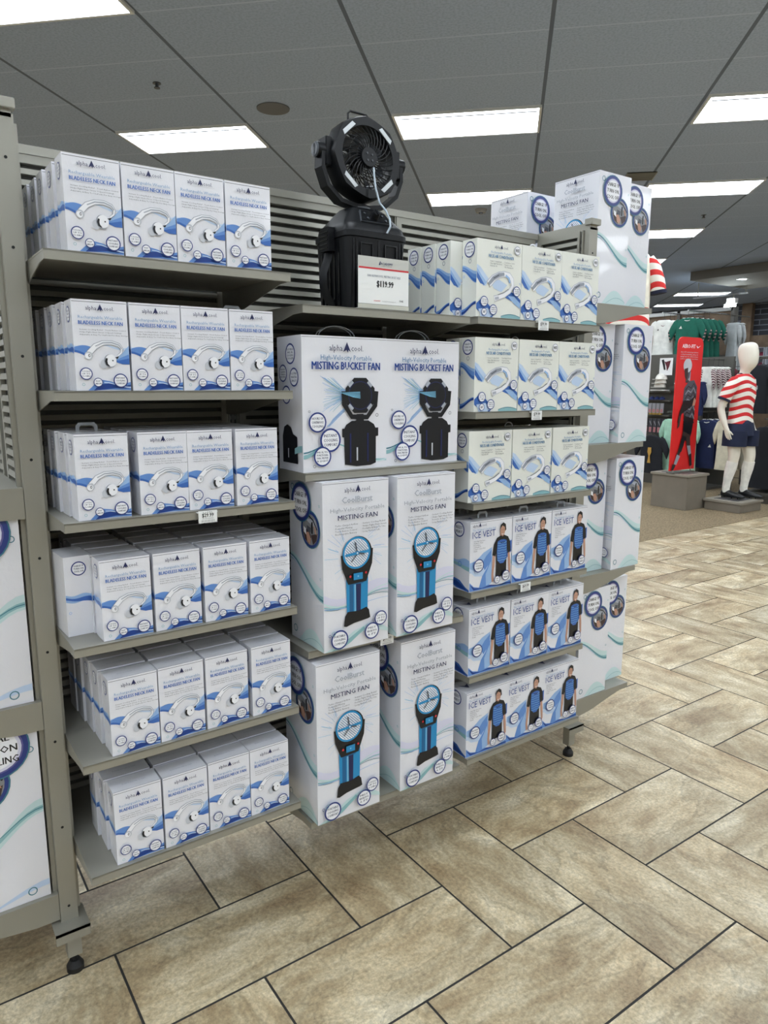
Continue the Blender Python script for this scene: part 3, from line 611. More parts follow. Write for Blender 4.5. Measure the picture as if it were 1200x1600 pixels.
def make_shelf(width, depth, name='shelf', back=.075, lip=.0215):
    """origin: front-left top corner; extends +X width, +Y depth"""
    t = thing(name, 'x', 'shelf')
    mb = MB(); mb.box(0, width, 0, depth, -.004, 0, METAL); mb.box(0, width, 0, .0025, -lip, -.0005, METAL); mb.box(0, width, .0025, .014, -lip, -lip+.002, METAL)
    mb.build('shelf_panel', t, bevel=None)
    for x in (.0005, width-.003):
        prof = [(.003, -.004), (.003, -lip), (depth*.12, -lip-.001), (depth*.35, -lip-(back-lip)*.35), (depth*.65, -lip-(back-lip)*.82), (depth*.85, -back), (depth, -back), (depth, -.004)]
        MB().prism(prof, 'x', x, x+.0025, METAL).build('bracket', t)
    return t
D_ = YS-YF-.004
LZ = [1.8363, 1.5417, 1.2499, .9561, .6639, .3695]
MZ = [1.7625, 1.3210, .8164, .2856]
NZ = [1.7651, 1.4734, 1.1815, .8846, .5896, .2931]
TZ = [1.872, 1.322, .777, .230]
ORD = ['top', 'second', 'third', 'fourth', 'fifth', 'lowest']
shelf0 = make_shelf(SW, D_)
first = True
for zs, x, bay, what in ((LZ, XL, 'left', 'neck fan boxes'), (MZ, XL+PITCH, 'middle', 'large fan boxes'), (NZ, XL+2*PITCH, 'right', 'boxes')):
    for k, z in enumerate(zs):
        n = ORD[k] if k < len(zs)-1 else 'lowest'
        cont = what
        if bay == 'middle': cont = ['the black misting fan and price sign', 'two bucket fan boxes', 'two misting fan boxes', 'two misting fan boxes'][k]
        if bay == 'right': cont = 'neck air conditioner boxes' if k < 3 else 'ice vest boxes'
        lab = 'grey metal shelf, %s of the %s bay, holding %s' % (n, bay, cont)
        if first: o = shelf0; o.location = (x, YF, z); o['label'] = lab; first = False
        else: o = dup(shelf0, (x, YF, z), 0, lab)
        o['group'] = 'front shelves of the display'
ends = make_shelf(.58, .372)
for k, z in enumerate(TZ):   # shelves on the right-hand end, pointing +X
    lab = 'grey end shelf with curved brackets, %s on the right end of the display' % ['top', 'second', 'third', 'lowest'][k]
    if k == 0: o = ends; o['label'] = lab
    else: o = dup(ends, (0, 0, 0), 0, lab)
    o.location = (2.664, 1.862, z); o.rotation_euler = (0, 0, PI/2); o['group'] = 'end shelves of the display'
UZ = [1.858, 1.314, .773, .231]
for k, z in enumerate(UZ[1:]):   # left-hand end, pointing -X
    o = dup(ends, (WL0-.372-.001, 1.862+.58, z), -PI/2, 'grey end shelf, %s of those seen left of the left post' % ['upper one', 'middle one', 'lowest one'][k]); o['group'] = 'end shelves of the display'

# ------------------------------------------------------------------ boxes
def cartons(mbf, name, cat):
    o = mbf.build(name, fix=True); tag(o, 'x', cat); return o
protos = {}
def place(kind, x, y, z, label, group, rz=0, wob=0.):
    mk, name, cat = {'neck': (neck_fan_mesh, 'neck_fan_box', 'neck fan box'), 'ac': (neck_ac_mesh, 'neck_air_conditioner_box', 'neck air conditioner box'), 'vest': (vest_mesh, 'ice_vest_box', 'ice vest box'),
                     'mist': (misting_mesh, 'misting_fan_box', 'misting fan box'), 'dual': (lambda: misting_mesh(('DUAL', 'ACTION', 'COOLING')), 'misting_fan_box', 'misting fan box'), 'bucket': (bucket_mesh, 'bucket_fan_box', 'bucket fan box')}[kind]
    if kind not in protos:
        o = mk().build(name, fix=False); tag(o, None, cat); protos[kind] = o
    else:
        o = protos[kind].copy(); C.objects.link(o)
    o.location = (x, y, z+.0006); o.rotation_euler = (0, 0, rz+math.radians(wob)); o['label'] = label; o['group'] = group
    return o
COLW = ['leftmost column', 'second column', 'third column', 'rightmost column']
ROWW = ['front row', 'second row back', 'third row back', 'fourth row back', 'hindmost row']
rw = random.Random(5)
deep = {0: (5, 1, 1, 1), 1: (5, 1, 1, 2), 2: (4, 4, 4, 4), 3: (5, 5, 5, 5), 4: (5, 3, 3, 3), 5: (3, 2, 2, 2)}
colx = {0: (.420, .5405, .6600, .7810), 1: (.418, .539, .660, .781), 2: (.405, .543, .662, .786), 3: (.441, .564, .690, .817), 4: (.4405, .560, .6835, .812), 5: (.4350, .558, .680, .800)}
tab_m = mat('clear_tab_plastic', (205, 210, 214), .15, alpha=.45)
def hang_tab(parent_box, h_, d_, wd=.05):
    mb = MB(); pts = [(-wd/2, 0), (-wd/2, .012), (-wd*.36, .021), (wd*.36, .021), (wd/2, .012), (wd/2, 0), (wd*.34, 0), (wd*.34, .009), (wd*.25, .014), (-wd*.25, .014), (-wd*.34, .009), (-wd*.34, 0)]
    V = [(u, d_*.5-.0004, h_+v) for u, v in pts]+[(u, d_*.5+.0004, h_+v) for u, v in pts]; n = len(pts)
    F = [(i, (i+1) % n, n+(i+1) % n, n+i) for i in range(n)]
    q = [(0, 1, 10, 11), (1, 2, 9, 10), (2, 3, 8, 9), (3, 4, 7, 8), (4, 5, 6, 7)]
    for a in q: F.append(a); F.append(tuple(n+i for i in reversed(a)))
    mb.add(V, F, tab_m); o = mb.build('hang_tab', parent_box); o['label'] = 'clear plastic hang tab'; return o
for s_ in range(6):
    for c_ in range(4):
        for r_ in range(deep[s_][c_]):
            x = colx[s_][c_]+rw.uniform(-.0012, .0012)-(0.004*r_ if c_ == 0 else 0); y = 1.691+.0775*r_+rw.uniform(-.002, .002)
            if s_ < 2 and r_ == 0: y = 1.686
            bx_ = place('neck', x, y, LZ[s_], 'white neck fan box, %s, %s, %s shelf of left bay' % (COLW[c_], ROWW[r_], ORD[s_]), 'neck fan boxes in the left bay', 0, rw.uniform(-1, 1) if s_ > 1 else rw.uniform(-.4, .4))
            if (s_, c_, r_) in ((1, 3, 1), (2, 0, 1)): hang_tab(bx_, .196, .067)
place('neck', .3555, 1.84, LZ[3], 'white neck fan box turned sideways at left end of the fourth shelf', 'neck fan boxes in the left bay', PI/2*1.0, 3).location = (.4145-.067+.036, 1.835, LZ[3]+.0006)
# large boxes in the middle bay
for nm, x, y, k, kd, lab in (('b', 1.060, 1.693, 1, 'bucket', 'left bucket fan box on the second shelf of the middle bay'), ('b', 1.337, 1.700, 1, 'bucket', 'right bucket fan box on the second shelf of the middle bay'),
                       ('m', 1.060, 1.642, 2, 'mist', 'tall misting fan box, left one on the third middle-bay shelf'), ('m', 1.305, 1.636, 2, 'mist', 'tall misting fan box, right one on the third middle-bay shelf'),
                       ('m', 1.040, 1.656, 3, 'mist', 'tall misting fan box, left one on the lowest middle-bay shelf'), ('m', 1.343, 1.664, 3, 'mist', 'tall misting fan box, right one on the lowest middle-bay shelf')):
    b = place(kd, x, y, MZ[k], lab, 'large boxes in the middle bay')
    if 'lowest' in lab: b.scale = (1, 1, 1.03)
    if kd == 'bucket':
        mb = MB(); pts = []
        for sgn in (-.004, .004):
            pts = [(.06*math.cos(t*PI/12)+.01, .07+sgn*2, .365+.032*math.sin(t*PI/12)) for t in range(13)]
            mb.tube(pts, .0014, tab_m, n=6)
        mb.build('carry_strap', b)['label'] = 'clear plastic carrying strap'
# neck air conditioners
for r_ in range(3): place('ac', 1.4815+.095-.004*r_, 1.757+.070*r_, MZ[0], 'cream neck air conditioner box, %s of queue beside the fan' % ['front one', 'middle one', 'hindmost one'][r_], 'queue of neck air conditioner boxes by the fan')
acx = {0: (1.6235, 1.815, 2.002), 1: (1.6235, 1.817, 2.009), 2: (1.620, 1.813, 2.010)}
for s_ in range(3):
    for c_ in range(3):
        for r_ in range(2 if s_ else 1):
            y = (1.688, 1.688, 1.700)[s_]+.071*r_
            b = place('ac', acx[s_][c_]+rw.uniform(-.001, .001), y, NZ[s_], 'cream neck air conditioner box, %s, %s, %s right-bay shelf' % (['left column', 'middle column', 'right column'][c_], ['front', 'behind'][r_], ORD[s_]), 'neck air conditioner boxes in the right bay', 0, rw.uniform(-.5, .5))
            if (s_, c_, r_) in ((0, 1, 0), (1, 1, 1), (2, 1, 1)):
                mb = MB(); mb.tube([(.016*math.cos(t*PI/10)*1.2, .045, .23+.017*math.sin(t*PI/10)) for t in range(11)], .002, BOXW, n=6); mb.build('carry_loop', b)
vx = {3: (1.6215, 1.8155, 2.010), 4: (1.6275, 1.821, 2.012), 5: (1.6270, 1.816, 2.003)}
for s_ in range(3, 6):
    for c_ in range(3):
        for r_ in range(2):
            b = place('vest', vx[s_][c_]+rw.uniform(-.001, .001), 1.688+.096*r_, NZ[s_], 'white ice vest box, %s, %s, %s right-bay shelf' % (['left column', 'middle column', 'right column'][c_], ['front', 'behind'][r_], ORD[s_]), 'ice vest boxes in the right bay', 0, rw.uniform(-.6, .6))
            if s_ < 5: hang_tab(b, .235, .092, .045)
# boxes on the right end shelves (fronts turned towards the panel)
RT = -PI/2
def end_box(x0, y0, z, lab): place('mist', x0, y0+.109, z, lab, 'misting fan boxes on the right end', RT)
end_box(2.298, 1.868, TZ[0], 'tallest-standing misting fan box on the right end top shelf, next to panel')
end_box(2.493, 1.912, TZ[0], 'glossy misting fan box at the outer edge of right end top shelf')
end_box(2.298, 2.235, TZ[0], 'misting fan box seen above the slat panel, rear of right end top shelf')
end_box(2.500, 1.868, TZ[1], 'misting fan box at the outer edge of right end second shelf')
end_box(2.298, 1.905, TZ[1], 'misting fan box next to the panel on right end second shelf')
end_box(2.500, 1.868, TZ[2], 'misting fan box at the outer edge of right end third shelf')
end_box(2.298, 1.905, TZ[2], 'misting fan box next to the panel on right end third shelf')
end_box(2.320, 1.868, TZ[3], 'misting fan box next to the panel on right end lowest shelf')
end_box(2.520, 1.930, TZ[3], 'misting fan box at the outer edge of right end lowest shelf')
for z, n in ((UZ[2], 'upper'), (UZ[3], 'lower')): place('dual', WL0-.016-.19, 1.875+.109, z, 'tall misting fan box cut by the left edge, %s one' % n, 'misting fan boxes on the left end', RT)

# ------------------------------------------------------------------ price tags and sign
def flat_art(w_, h_):
    return front_fn(w_, h_, 0)
PAPER = mat('paper_white', (236, 238, 238), .45)
def price_tag(x, z, price, lab, y=YF):
    t = thing('price_tag', lab, 'price tag', (x, y-.001, z), 0, 'price tags on the shelf edges')
    mb = MB(); mb.box(-.024, .024, -.010, -.0085, -.026, .004, PAPER); mb.box(-.026, .026, -.0085, -.0005, -.001, .0008, PAPER)
    a = Art(mb, .048, .030, lambda x_, z_, l: (x_-.024, -.010-l, z_-.026))
    a.text(price, .5, .36, .62, .20, 'black', .02); a.text('FAN NECK BLADELESS', .5, .64, .6, .05, 'dgrey'); a.text('|||||||||||||||||', .5, .82, .7, .09, 'dgrey'); a.text('11042', .5, .12, .5, .06, 'dgrey')
    mb.build('tag_card', t, fix=False); return t
price_tag(.640, LZ[2]-.004, '$29.99', 'small $29.99 price tag on third shelf edge of the left bay')
price_tag(1.185, MZ[2]-.004, '$79.99', 'small price tag on third shelf edge between the misting fan boxes')
price_tag(1.810, NZ[0]-.004, '$79.99', 'small price tag on top shelf edge of the right bay')
price_tag(1.795, NZ[1]-.004, '$79.99', 'small $79.99 price tag on second shelf edge of right bay')
price_tag(1.773, NZ[3]-.004, '$69.99', 'small $69.99 price tag on the ice vest shelf edge')
sg = thing('sign_holder', 'clear standing sign holder showing $119.99, in front of the black fan', 'price sign', (1.185, 1.688, MZ[0]+.0005))
acr = mat('clear_acrylic', (225, 228, 230), .08, alpha=.35)
mb = MB(); mb.box(-.086, .086, 0, .003, 0, .014, mat('acrylic_foot', (200, 200, 190), .15)); mb.box(-.086, .086, 0, .05, 0, .003, acr); mb.build('stand', sg)
mb = MB(); mb.box(-.085, .085, .0005, .003, .015, .1395, PAPER)
mb.box(-.085, .085, .0002, .0010, .112, .1395, mat('sign_header', (196, 197, 192), .4))
a = Art(mb, .17, .1245, lambda x_, z_, l: (x_-.085, .0002-l, z_+.015))
a.poly([(0.004, .225), (.996, .225), (.996, .262), (.004, .262)], 'red').up()
a.text('ACADEMY', .55, .125, .24, .035, 'navy', .02); a.poly([(.39, .16), (.42, .07), (.43, .10), (.42, .16)], 'navy'); a.text('SPORTS + OUTDOORS', .55, .175, .2, .014, 'dgrey')
a.text('FAN ALPHACOOL MISTING BCKT-BLK', .5, .40, .66, .036, 'steel', .01); a.text('$119.99', .52, .56, .33, .095, 'black', .03)
a.text('ACADEMY', .36, .93, .13, .018, 'red', .02); a.text('FIND MORE AT THE STORE NEAREST YOU', .6, .935, .28, .012, 'dgrey'); a.text('11042', .85, .90, .08, .03, 'dgrey', .02)
mb.build('sign_card', sg, fix=False)

# ------------------------------------------------------------------ black misting bucket fan on display
FX, FY, FZ = 1.222, 1.865, MZ[0]+.001
F = thing('misting_bucket_fan', 'black bucket fan with round caged head standing on top middle shelf', 'fan', (FX, FY, FZ))
def rrect(cx, cy, hw, hd, r, z, n=5):
    P = []
    for (sx, sy, a0) in ((1, 1, 0), (-1, 1, 90), (-1, -1, 180), (1, -1, 270)):
        for i in range(n+1):
            t = math.radians(a0+90*i/n); P.append((cx+sx*(hw-r)+r*math.cos(t), cy+sy*(hd-r)+r*math.sin(t), z))
    return P
mb = MB(); mb.rings([rrect(0, 0, a, b, .028, z) for z, a, b in ((0, .092, .084), (.004, .096, .088), (.205, .104, .096), (.207, .108, .100), (.222, .108, .100), (.224, .104, .096))], BLACK)
for sgn in (-1, 1):   # recessed rectangular frames on the front
    x0 = sgn*.042
    for (a0, a1, c0, c1) in ((-.022, .022, .188, .192), (-.022, -.018, .07, .188), (.018, .022, .07, .188)): mb.box(x0+a0, x0+a1, -.0985, -.085, c0, c1, BLACKG)
for x in (-.085, -.075, -.0, .075, .085): mb.box(x-.002, x+.002, -.0965, -.080, .01, .2, BLACKG)
for y in (-.045, -.02, .005, .03, .05):
    for sx in (-1, 1): mb.box(sx*.100-.004, sx*.100+.004, y-.003, y+.003, .02, .2, BLACKG)
mb.build('bucket_body', F, smooth=35)
mb = MB(); mb.rings([rrect(0, 0, a, b, r, z) for z, a, b, r in ((.224, .104, .096, .028), (.240, .101, .092, .028), (.247, .096, .084, .026), (.292, .062, .046, .02), (.298, .056, .040, .018))], BLACK); mb.build('lid', F, smooth=35)
# control panel on the sloping lid front
sl = Matrix.Translation((0, -.070, .266)) @ Matrix.Rotation(math.radians(-38), 4, 'X')
mb = MB()
pts = [(-.05, -.018), (.055, -.018), (.043, .022), (-.038, .022)]
mb.rings([[sl @ Vector((x*1.06, -.0035, z*1.12)) for x, z in pts], [sl @ Vector((x*1.06, .02, z*1.12)) for x, z in pts]], GREYP)
mb.rings([[sl @ Vector((x, -.0052, z)) for x, z in pts], [sl @ Vector((x, .02, z)) for x, z in pts]], BLACKG)
for x, z in ((-.03, .010), (-.026, -.009), (.030, .008), (.036, -.010)): mb.cyl(sl @ Vector((x, -.007, z)), sl @ Vector((x, 0, z)), .0035, GREYP, n=12)
mb.build('control_panel', F)
mb = MB(); mb.cyl(sl @ Vector((.002, -.020, .002)), sl @ Vector((.002, 0, .002)), .011, BLACK, .013, n=24); mb.box(.0, .004, -.024, -.016, -.009, .012, BLACKG, sl); mb.build('dial', F, smooth=40)
for sx in (-1, 1):
    mb = MB(); mb.box(sx*.1045 if sx > 0 else -.126, .126 if sx > 0 else -.1045, -.026, .026, .172, .232, BLACK); mb.box(sx*.112-.012, sx*.112+.012, -.020, .020, .232, .238, BLACK)
    for i in range(5): mb.box(sx*.1265-.0012, sx*.1265+.0012, -.022, .022, .178+i*.011, .182+i*.011, BLACKG)
    mb.build('latch', F, bevel=None)
mb = MB(); mb.tube([(-.110, -.005, .175), (-.120, -.01, .15), (-.137, -.012, .11), (-.135, -.012, .07), (-.120, -.01, .04), (-.098, -.006, .02)], .002, BLACK, n=8, ry=.012); mb.build('carry_strap', F, smooth=60)
HZ = 2.197-FZ; RH = .113
mb = MB(); mb.cyl((0, 0, .292), (0, 0, .315), .026, BLACK, .022, n=24); mb.cyl((0, 0, .300), (0, 0, .306), .030, GREYP, n=24); mb.build('swivel_neck', F, smooth=40)
# yoke (U-shaped arm)
def octo(r, n=8, a0=PI/8): return [(r*math.cos(a0+2*PI*i/n), r*math.sin(a0+2*PI*i/n)) for i in range(n)]
mb = MB(); path = [(-.134, HZ+.012), (-.136, HZ-.035), (-.118, HZ-.082), (-.075, HZ-.117), (-.02, HZ-.126), (.02, HZ-.126), (.075, HZ-.117), (.118, HZ-.082), (.136, HZ-.035), (.134, HZ+.012)]
outer = []; inner_ = []
for (x, z) in path:
    d = Vector((x, z-HZ)).normalized(); outer.append((x+d.x*.006, z+d.y*.006)); inner_.append((x-d.x*.006, z-d.y*.006))
for i in range(len(path)-1):
    q = [outer[i], outer[i+1], inner_[i+1], inner_[i]]
    mb.rings([[(x, -.020, z) for x, z in q], [(x, .020, z) for x, z in q]], BLACK)
mb.build('yoke', F)
for sx in (-1, 1):
    mb = MB(); mb.cyl((sx*.122, 0, HZ+.010), (sx*.150, 0, HZ+.010), .021, BLACK, n=28); mb.cyl((sx*.150, 0, HZ+.010), (sx*.154, 0, HZ+.010), .021, GREYP, .017, n=28); mb.box(sx*.154-.001, sx*.154+.001, -.003, .003, HZ-.005, HZ+.025, BLACKG); mb.build('pivot_knob', F, smooth=35)
# head: octagonal shell ring, tipped back a little
TM = Matrix.Translation((0, 0, HZ)) @ Matrix.Rotation(math.radians(-4), 4, 'X')
H = bpy.data.objects.new('fan_head', None)
def ring_prism(mb, ro, ri, y0, y1, m, n=32, oct_=True):
    def rad(t):   # softened octagon
        if not oct_: return 1.
        k = ((t) % (PI/4))-PI/8; return 1/math.cos(k)*.55+.45*1.04
    R = []
    for (rr, yy) in ((ro*.97, y0), (ro, y0+.008), (ro, y1-.01), (ro*.93, y1), (ri, y1), (ri, y0)):
        R.append([TM @ Vector((rr*(rad(2*PI*i/n) if rr > ri else 1)*math.cos(2*PI*i/n), yy, rr*(rad(2*PI*i/n) if rr > ri else 1)*math.sin(2*PI*i/n))) for i in range(n)])
    mb.rings(R, m, close=True)
mb = MB(); ring_prism(mb, .109, .087, -.044, .026, BLACK, 48); head = mb.build('fan_head', F, smooth=35)
for yy in (-.040, .022):   # curved grille ribs, front and back
    mb = MB()
    for q in range(30):
        pts = [TM @ Vector((r*math.cos(2*PI*q/30+(r-.02)*9), yy-(.006*math.sin((r-.02)/.067*PI) if yy < 0 else 0), r*math.sin(2*PI*q/30+(r-.02)*9))) for r in (.022, .035, .05, .065, .078, .088)]
        mb.tube(pts, .0016, BLACK, n=5)
    for r in (.04, .064): mb.tube([TM @ Vector((r*math.cos(2*PI*i/40), yy-.004, r*math.sin(2*PI*i/40))) for i in range(40)], .0012, BLACK, n=5, close=True)
    mb.cyl(TM @ Vector((0, yy-.003, 0)), TM @ Vector((0, yy+.003, 0)), .025, BLACK, n=24)
    mb.build('front_grille' if yy < 0 else 'rear_grille', head, smooth=50)
mb = MB(); mb.cyl(TM @ Vector((0, -.050, 0)), TM @ Vector((0, -.036, 0)), .026, BLACK, .029, n=32); mb.cyl(TM @ Vector((0, -.036, 0)), TM @ Vector((0, .024, 0)), .020, BLACK, n=24)
for (x, z) in ((-.008, .009), (.009, .007), (-.007, -.010), (.009, -.009)): mb.cyl(TM @ Vector((x, -.0525, z)), TM @ Vector((x, -.049, z)), .0028, GREYP, n=10)
mb.build('hub', head, smooth=40)
mb = MB()
for q in range(7):
    a0 = 2*PI*q/7; V = []
    for r, tw in ((.02, .0), (.045, .15), (.07, .35), (.082, .5)):
        for da, yy in ((0, -.012), (.55, .012)): V.append(TM @ Vector((r*math.cos(a0+tw+da), yy, r*math.sin(a0+tw+da))))
    mb.add(V, [(0, 2, 3, 1), (2, 4, 5, 3), (4, 6, 7, 5)], GREYP)
mb.build('blades', head)
LED = mat('led_lens', (190, 196, 200), .25)
for an in (48, 132, 228, 312):
    mb = MB(); c_, s_ = math.cos(math.radians(an)), math.sin(math.radians(an)); ctr = Vector((.0985*c_, -.0455, .0985*s_)); tg = Vector((-s_, 0, c_)); rd = Vector((c_, 0, s_))
    P = [TM @ (ctr+tg*a_+rd*b_+Vector((0, yy, 0))) for yy in (0, .004) for a_, b_ in ((-.026, -.010), (-.022, .002), (.022, .002), (.026, -.010))]
    mb.rings([P[:4], P[4:]], LED); mb.build('light_strip', head)
mb = MB(); mb.tube([TM @ Vector(p) for p in ((-.036, 0, .103), (-.036, 0, .128), (-.028, 0, .136), (.028, 0, .136), (.036, 0, .128), (.036, 0, .103))], .0032, BLACK, n=10); mb.build('carry_handle', head, smooth=50)
for sx in (-1, 1): MB().box(sx*.118-.010, sx*.118+.010, -.022, .022, HZ-.030, HZ+.045, BLACK).build('side_block', head, bevel=.002)
TUBE = mat('clear_hose', (176, 190, 202), .2)
mb = MB(); mb.tube([(.006, -.062, HZ-.028), (.004, -.068, HZ-.055), (.006, -.072, HZ-.085), (.014, -.080, HZ-.125), (.024, -.098, .285), (.030, -.108, .262), (.030, -.112, .240), (.022, -.106, .222)], .0030, TUBE, n=10); mb.build('mist_hose', F, smooth=60)['label'] = 'thin clear mist hose'

#BACKGROUND
# ------------------------------------------------------------------ store behind: soffit, ceiling fittings
SOF = mat('soffit_paint', (120, 118, 114), .8)
struct(MB().box(13.1, 15.2, -6.9, 8.35, 3.565, 3.725, SOF).build('trim_1'))
A0, CU, CV = Vector((2.772, 5.975)), None, None
o = MB(); o.cyl((2.81, 5.55, 3.722), (2.81, 5.55, 3.729), .13, mat('speaker_grille', (104, 106, 110), .7), n=40); tag(o.build('ceiling_speaker', smooth=30), 'round grey ceiling speaker grille left of the black fan', 'ceiling speaker')
o = MB(); o.cyl((6.42, 7.04, 3.69), (6.42, 7.04, 3.729), .06, mat('detector_white', (150, 150, 150), .5), .075, n=24); o.cyl((6.42, 7.04, 3.676), (6.42, 7.04, 3.69), .025, GREYP, n=16); tag(o.build('smoke_detector', smooth=30), 'small round smoke detector on the ceiling left of the topmost boxes', 'smoke detector')
for x, y, lab in ((1.90, 5.61, 'tiny ceiling sprinkler head at the upper left of the photo'), (8.96, 5.59, 'tiny ceiling sprinkler head right of the topmost boxes')):
    o = MB(); o.cyl((x, y, 3.70), (x, y, 3.729), .012, GREYP, n=12); o.cyl((x, y, 3.695), (x, y, 3.699), .022, GREYP, n=16); o.cyl((x, y, 3.725), (x, y, 3.7295), .03, GREYP, n=16); tag(o.build('sprinkler_head'), lab, 'sprinkler')
vt_scale = .5
vt = thing('air_vent', 'square dark ceiling air vent beside the topmost tall boxes', 'air vent', (6.79, 5.0, 3.728), math.radians(-44.85))
mb = MB(); mb.box(-.3, .3, -.3, .3, -.003, 0, SLOT); mb.build('backing', vt)
mb = MB()
for i in range(9): mb.box(-.28, .28, -.27+i*.065, -.25+i*.065, -.012, -.004, METAL)
mb.box(-.3, -.28, -.3, .3, -.014, -.003, METAL); mb.box(.28, .3, -.3, .3, -.014, -.003, METAL); mb.build('louvres', vt); vt.scale = (vt_scale, vt_scale, 1)
for nm, x, y in (('a', 13.7, 7.64),):
    t = thing('recessed_downlight', 'small round lit downlight in the lowered soffit, above the spotlight', 'downlight', (x, y, 3.565))
    mb = MB(); mb.cyl((0, 0, -.006), (0, 0, 0), .11, mat('trim_ring', (190, 190, 188), .3), n=28); mb.build('trim_ring', t); mb = MB(); mb.cyl((0, 0, -.009), (0, 0, -.006), .07, MATS['lit_diffuser'], n=24); mb.build('lamp', t)
t = thing('track_spotlight', 'bright white spotlight hanging from a ceiling track by the brick wall', 'spotlight', (14.6, 8.3, 0))
mb = MB(); mb.box(-.02, .02, -.3, .9, 3.40, 3.43, mat('track_grey', (150, 152, 156), .4)); mb.cyl((0, .8, 3.43), (0, .8, 3.729), .008, METAL); mb.cyl((0, -.25, 3.43), (0, -.25, 3.729), .008, METAL); mb.build('track', t)
mb = MB(); mb.cyl((0, 0, 3.33), (0, 0, 3.40), .012, METAL); mb.box(-.1, .02, -.09, .09, 3.23, 3.33, mat('spot_housing', (225, 226, 226), .4)); mb.build('housing', t)
MB().box(-.17, -.05, -.09, .09, 3.02, 3.21, mat('spot_lens_lit', (235, 248, 250), .3, emit=25)).build('lens', t)

# ------------------------------------------------------------------ garments
def cloth(name, rgb, **k): return mat(name, rgb, .85, noise=k.get('noise', (14, .12)))
def stripe_mat(name, base, stripe, per, duty, wav=0., tilt=0., ax='Z'):
    m = bpy.data.materials.new(name); m.use_nodes = True; nt = m.node_tree; b = nt.nodes['Principled BSDF']; N = nt.nodes.new; L = nt.links.new; b.inputs['Roughness'].default_value = .85
    tc = N('ShaderNodeTexCoord'); sp = N('ShaderNodeSeparateXYZ'); L(tc.outputs['Object'], sp.inputs[0])
    def mth(op, a, b_=0.):
        n = N('ShaderNodeMath'); n.operation = op
        for i, v_ in enumerate((a, b_)):
            if isinstance(v_, (int, float)): n.inputs[i].default_value = v_
            else: L(v_, n.inputs[i])
        return n.outputs[0]
    s1 = mth('MULTIPLY', mth('SINE', mth('MULTIPLY', sp.outputs['X'], 15.)), wav)
    s2 = mth('MULTIPLY', sp.outputs['Y'], tilt)
    z = mth('ADD', mth('ADD', sp.outputs[ax], s1), s2)
    fr = mth('FRACT', mth('DIVIDE', mth('ADD', z, 10.), per)); g = mth('LESS_THAN', fr, duty)
    mx = N('ShaderNodeMix'); mx.data_type = 'RGBA'; L(g, mx.inputs['Factor']); mx.inputs['A'].default_value = (*lin(base), 1); mx.inputs['B'].default_value = (*lin(stripe), 1); L(mx.outputs['Result'], b.inputs['Base Color'])
    return m
def ell(cx, cy, a, b, z, n=24, p=1.0, ph=0., amp=0.):
    R = []
    for i in range(n):
        t = 2*PI*i/n; k = 1+amp*math.sin(t*5+ph)
        R.append((cx+a*k*math.copysign(abs(math.cos(t))**p, math.cos(t)), cy+b*k*math.copysign(abs(math.sin(t))**p, math.sin(t)), z))
    return R
hang_m = mat('hanger_dark', (34, 34, 38), .4)
def shirt(name, label, cat, loc, rz, body, sleeve=None, w_=.27, l=.72, group=None, collar=None, cuff=None, art=None, vneck=None, rail_h=.11, d=.035):
    """front faces local -Y, origin at the neck base"""
    t = thing(name, label, cat, loc, rz, group); sleeve = sleeve or body; ph = random.uniform(0, 6)
    mb = MB(); R = []
    for z, a, b in ((0, .085, .03), (-.02, .13, .035), (-.05, w_*.80, d), (-.10, w_*.9, d*1.1), (-.2, w_*.88, d*1.15), (-.35, w_*.88, d*1.2), (-.5, w_*.92, d*1.3), (-l*.85, w_*.96, d*1.4), (-l, w_, d*1.4)):
        R.append(ell(0, 0, a, b, z, 28, .8, ph+z*3, .02+.05*min(1, -z)))
    mb.rings(R, body); mb.build('body', t, smooth=70)
    for s in (-1, 1):
        mb = MB(); mb.rings([[Vector((s*(x0+dx*math.cos(q)*.25), d*1.0*math.sin(q)*k, z0+dx*math.cos(q))) for q in [2*PI*i/12 for i in range(12)]] for (x0, z0, dx, k) in ((w_*.66, -.075, .07, .8), (w_*.92, -.12, .085, .9), (w_*1.15, -.20, .085, .8), (w_*1.3, -.27, .08, .7))], sleeve)
        mb.build('sleeve', t, smooth=70)
        if cuff:
            mb = MB(); mb.rings([[Vector((s*(x0+dx*math.cos(q)*.25), d*1.05*math.sin(q)*k, z0+dx*math.cos(q))) for q in [2*PI*i/12 for i in range(12)]] for (x0, z0, dx, k) in ((w_*1.27, -.255, .084, .75), (w_*1.34, -.285, .082, .72))], cuff); mb.build('cuff', t, smooth=70)
    if collar:
        mb = MB(); n = 20
        mb.tube([(.075*math.cos(q), (-.034 if math.sin(q) < 0 else .03)*abs(math.sin(q)), .004-(.10 if vneck else .045)*max(0, -math.sin(q))**1.5-.0) for q in [2*PI*i/n for i in range(n)]], .007, collar, n=6, close=True); mb.build('collar', t, smooth=60)
    if art: art(t)
    mb = MB(); mb.tube([(-w_*.7, 0, -.05), (0, 0, .02), (w_*.7, 0, -.05)], .005, hang_m, n=6); mb.tube([(0, 0, .02), (0, 0, rail_h-.015), (.012, 0, rail_h+.002), (0, 0, rail_h+.012)], .0025, hang_m, n=6); mb.build('hanger', t)
    return t
def chest_mark(ink, pts, ox, oz, sc):
    def f(t):
        mb = MB(); mb.face([(ox+x*sc, -.052, oz+z*sc) for x, z in pts], ink); mb.build('chest_emblem', t, fix=False)
    return f
TRI3 = [(-.5, -.4), (.5, -.4), (.1, .5), (-.1, .2)]
RZ = -PI/2
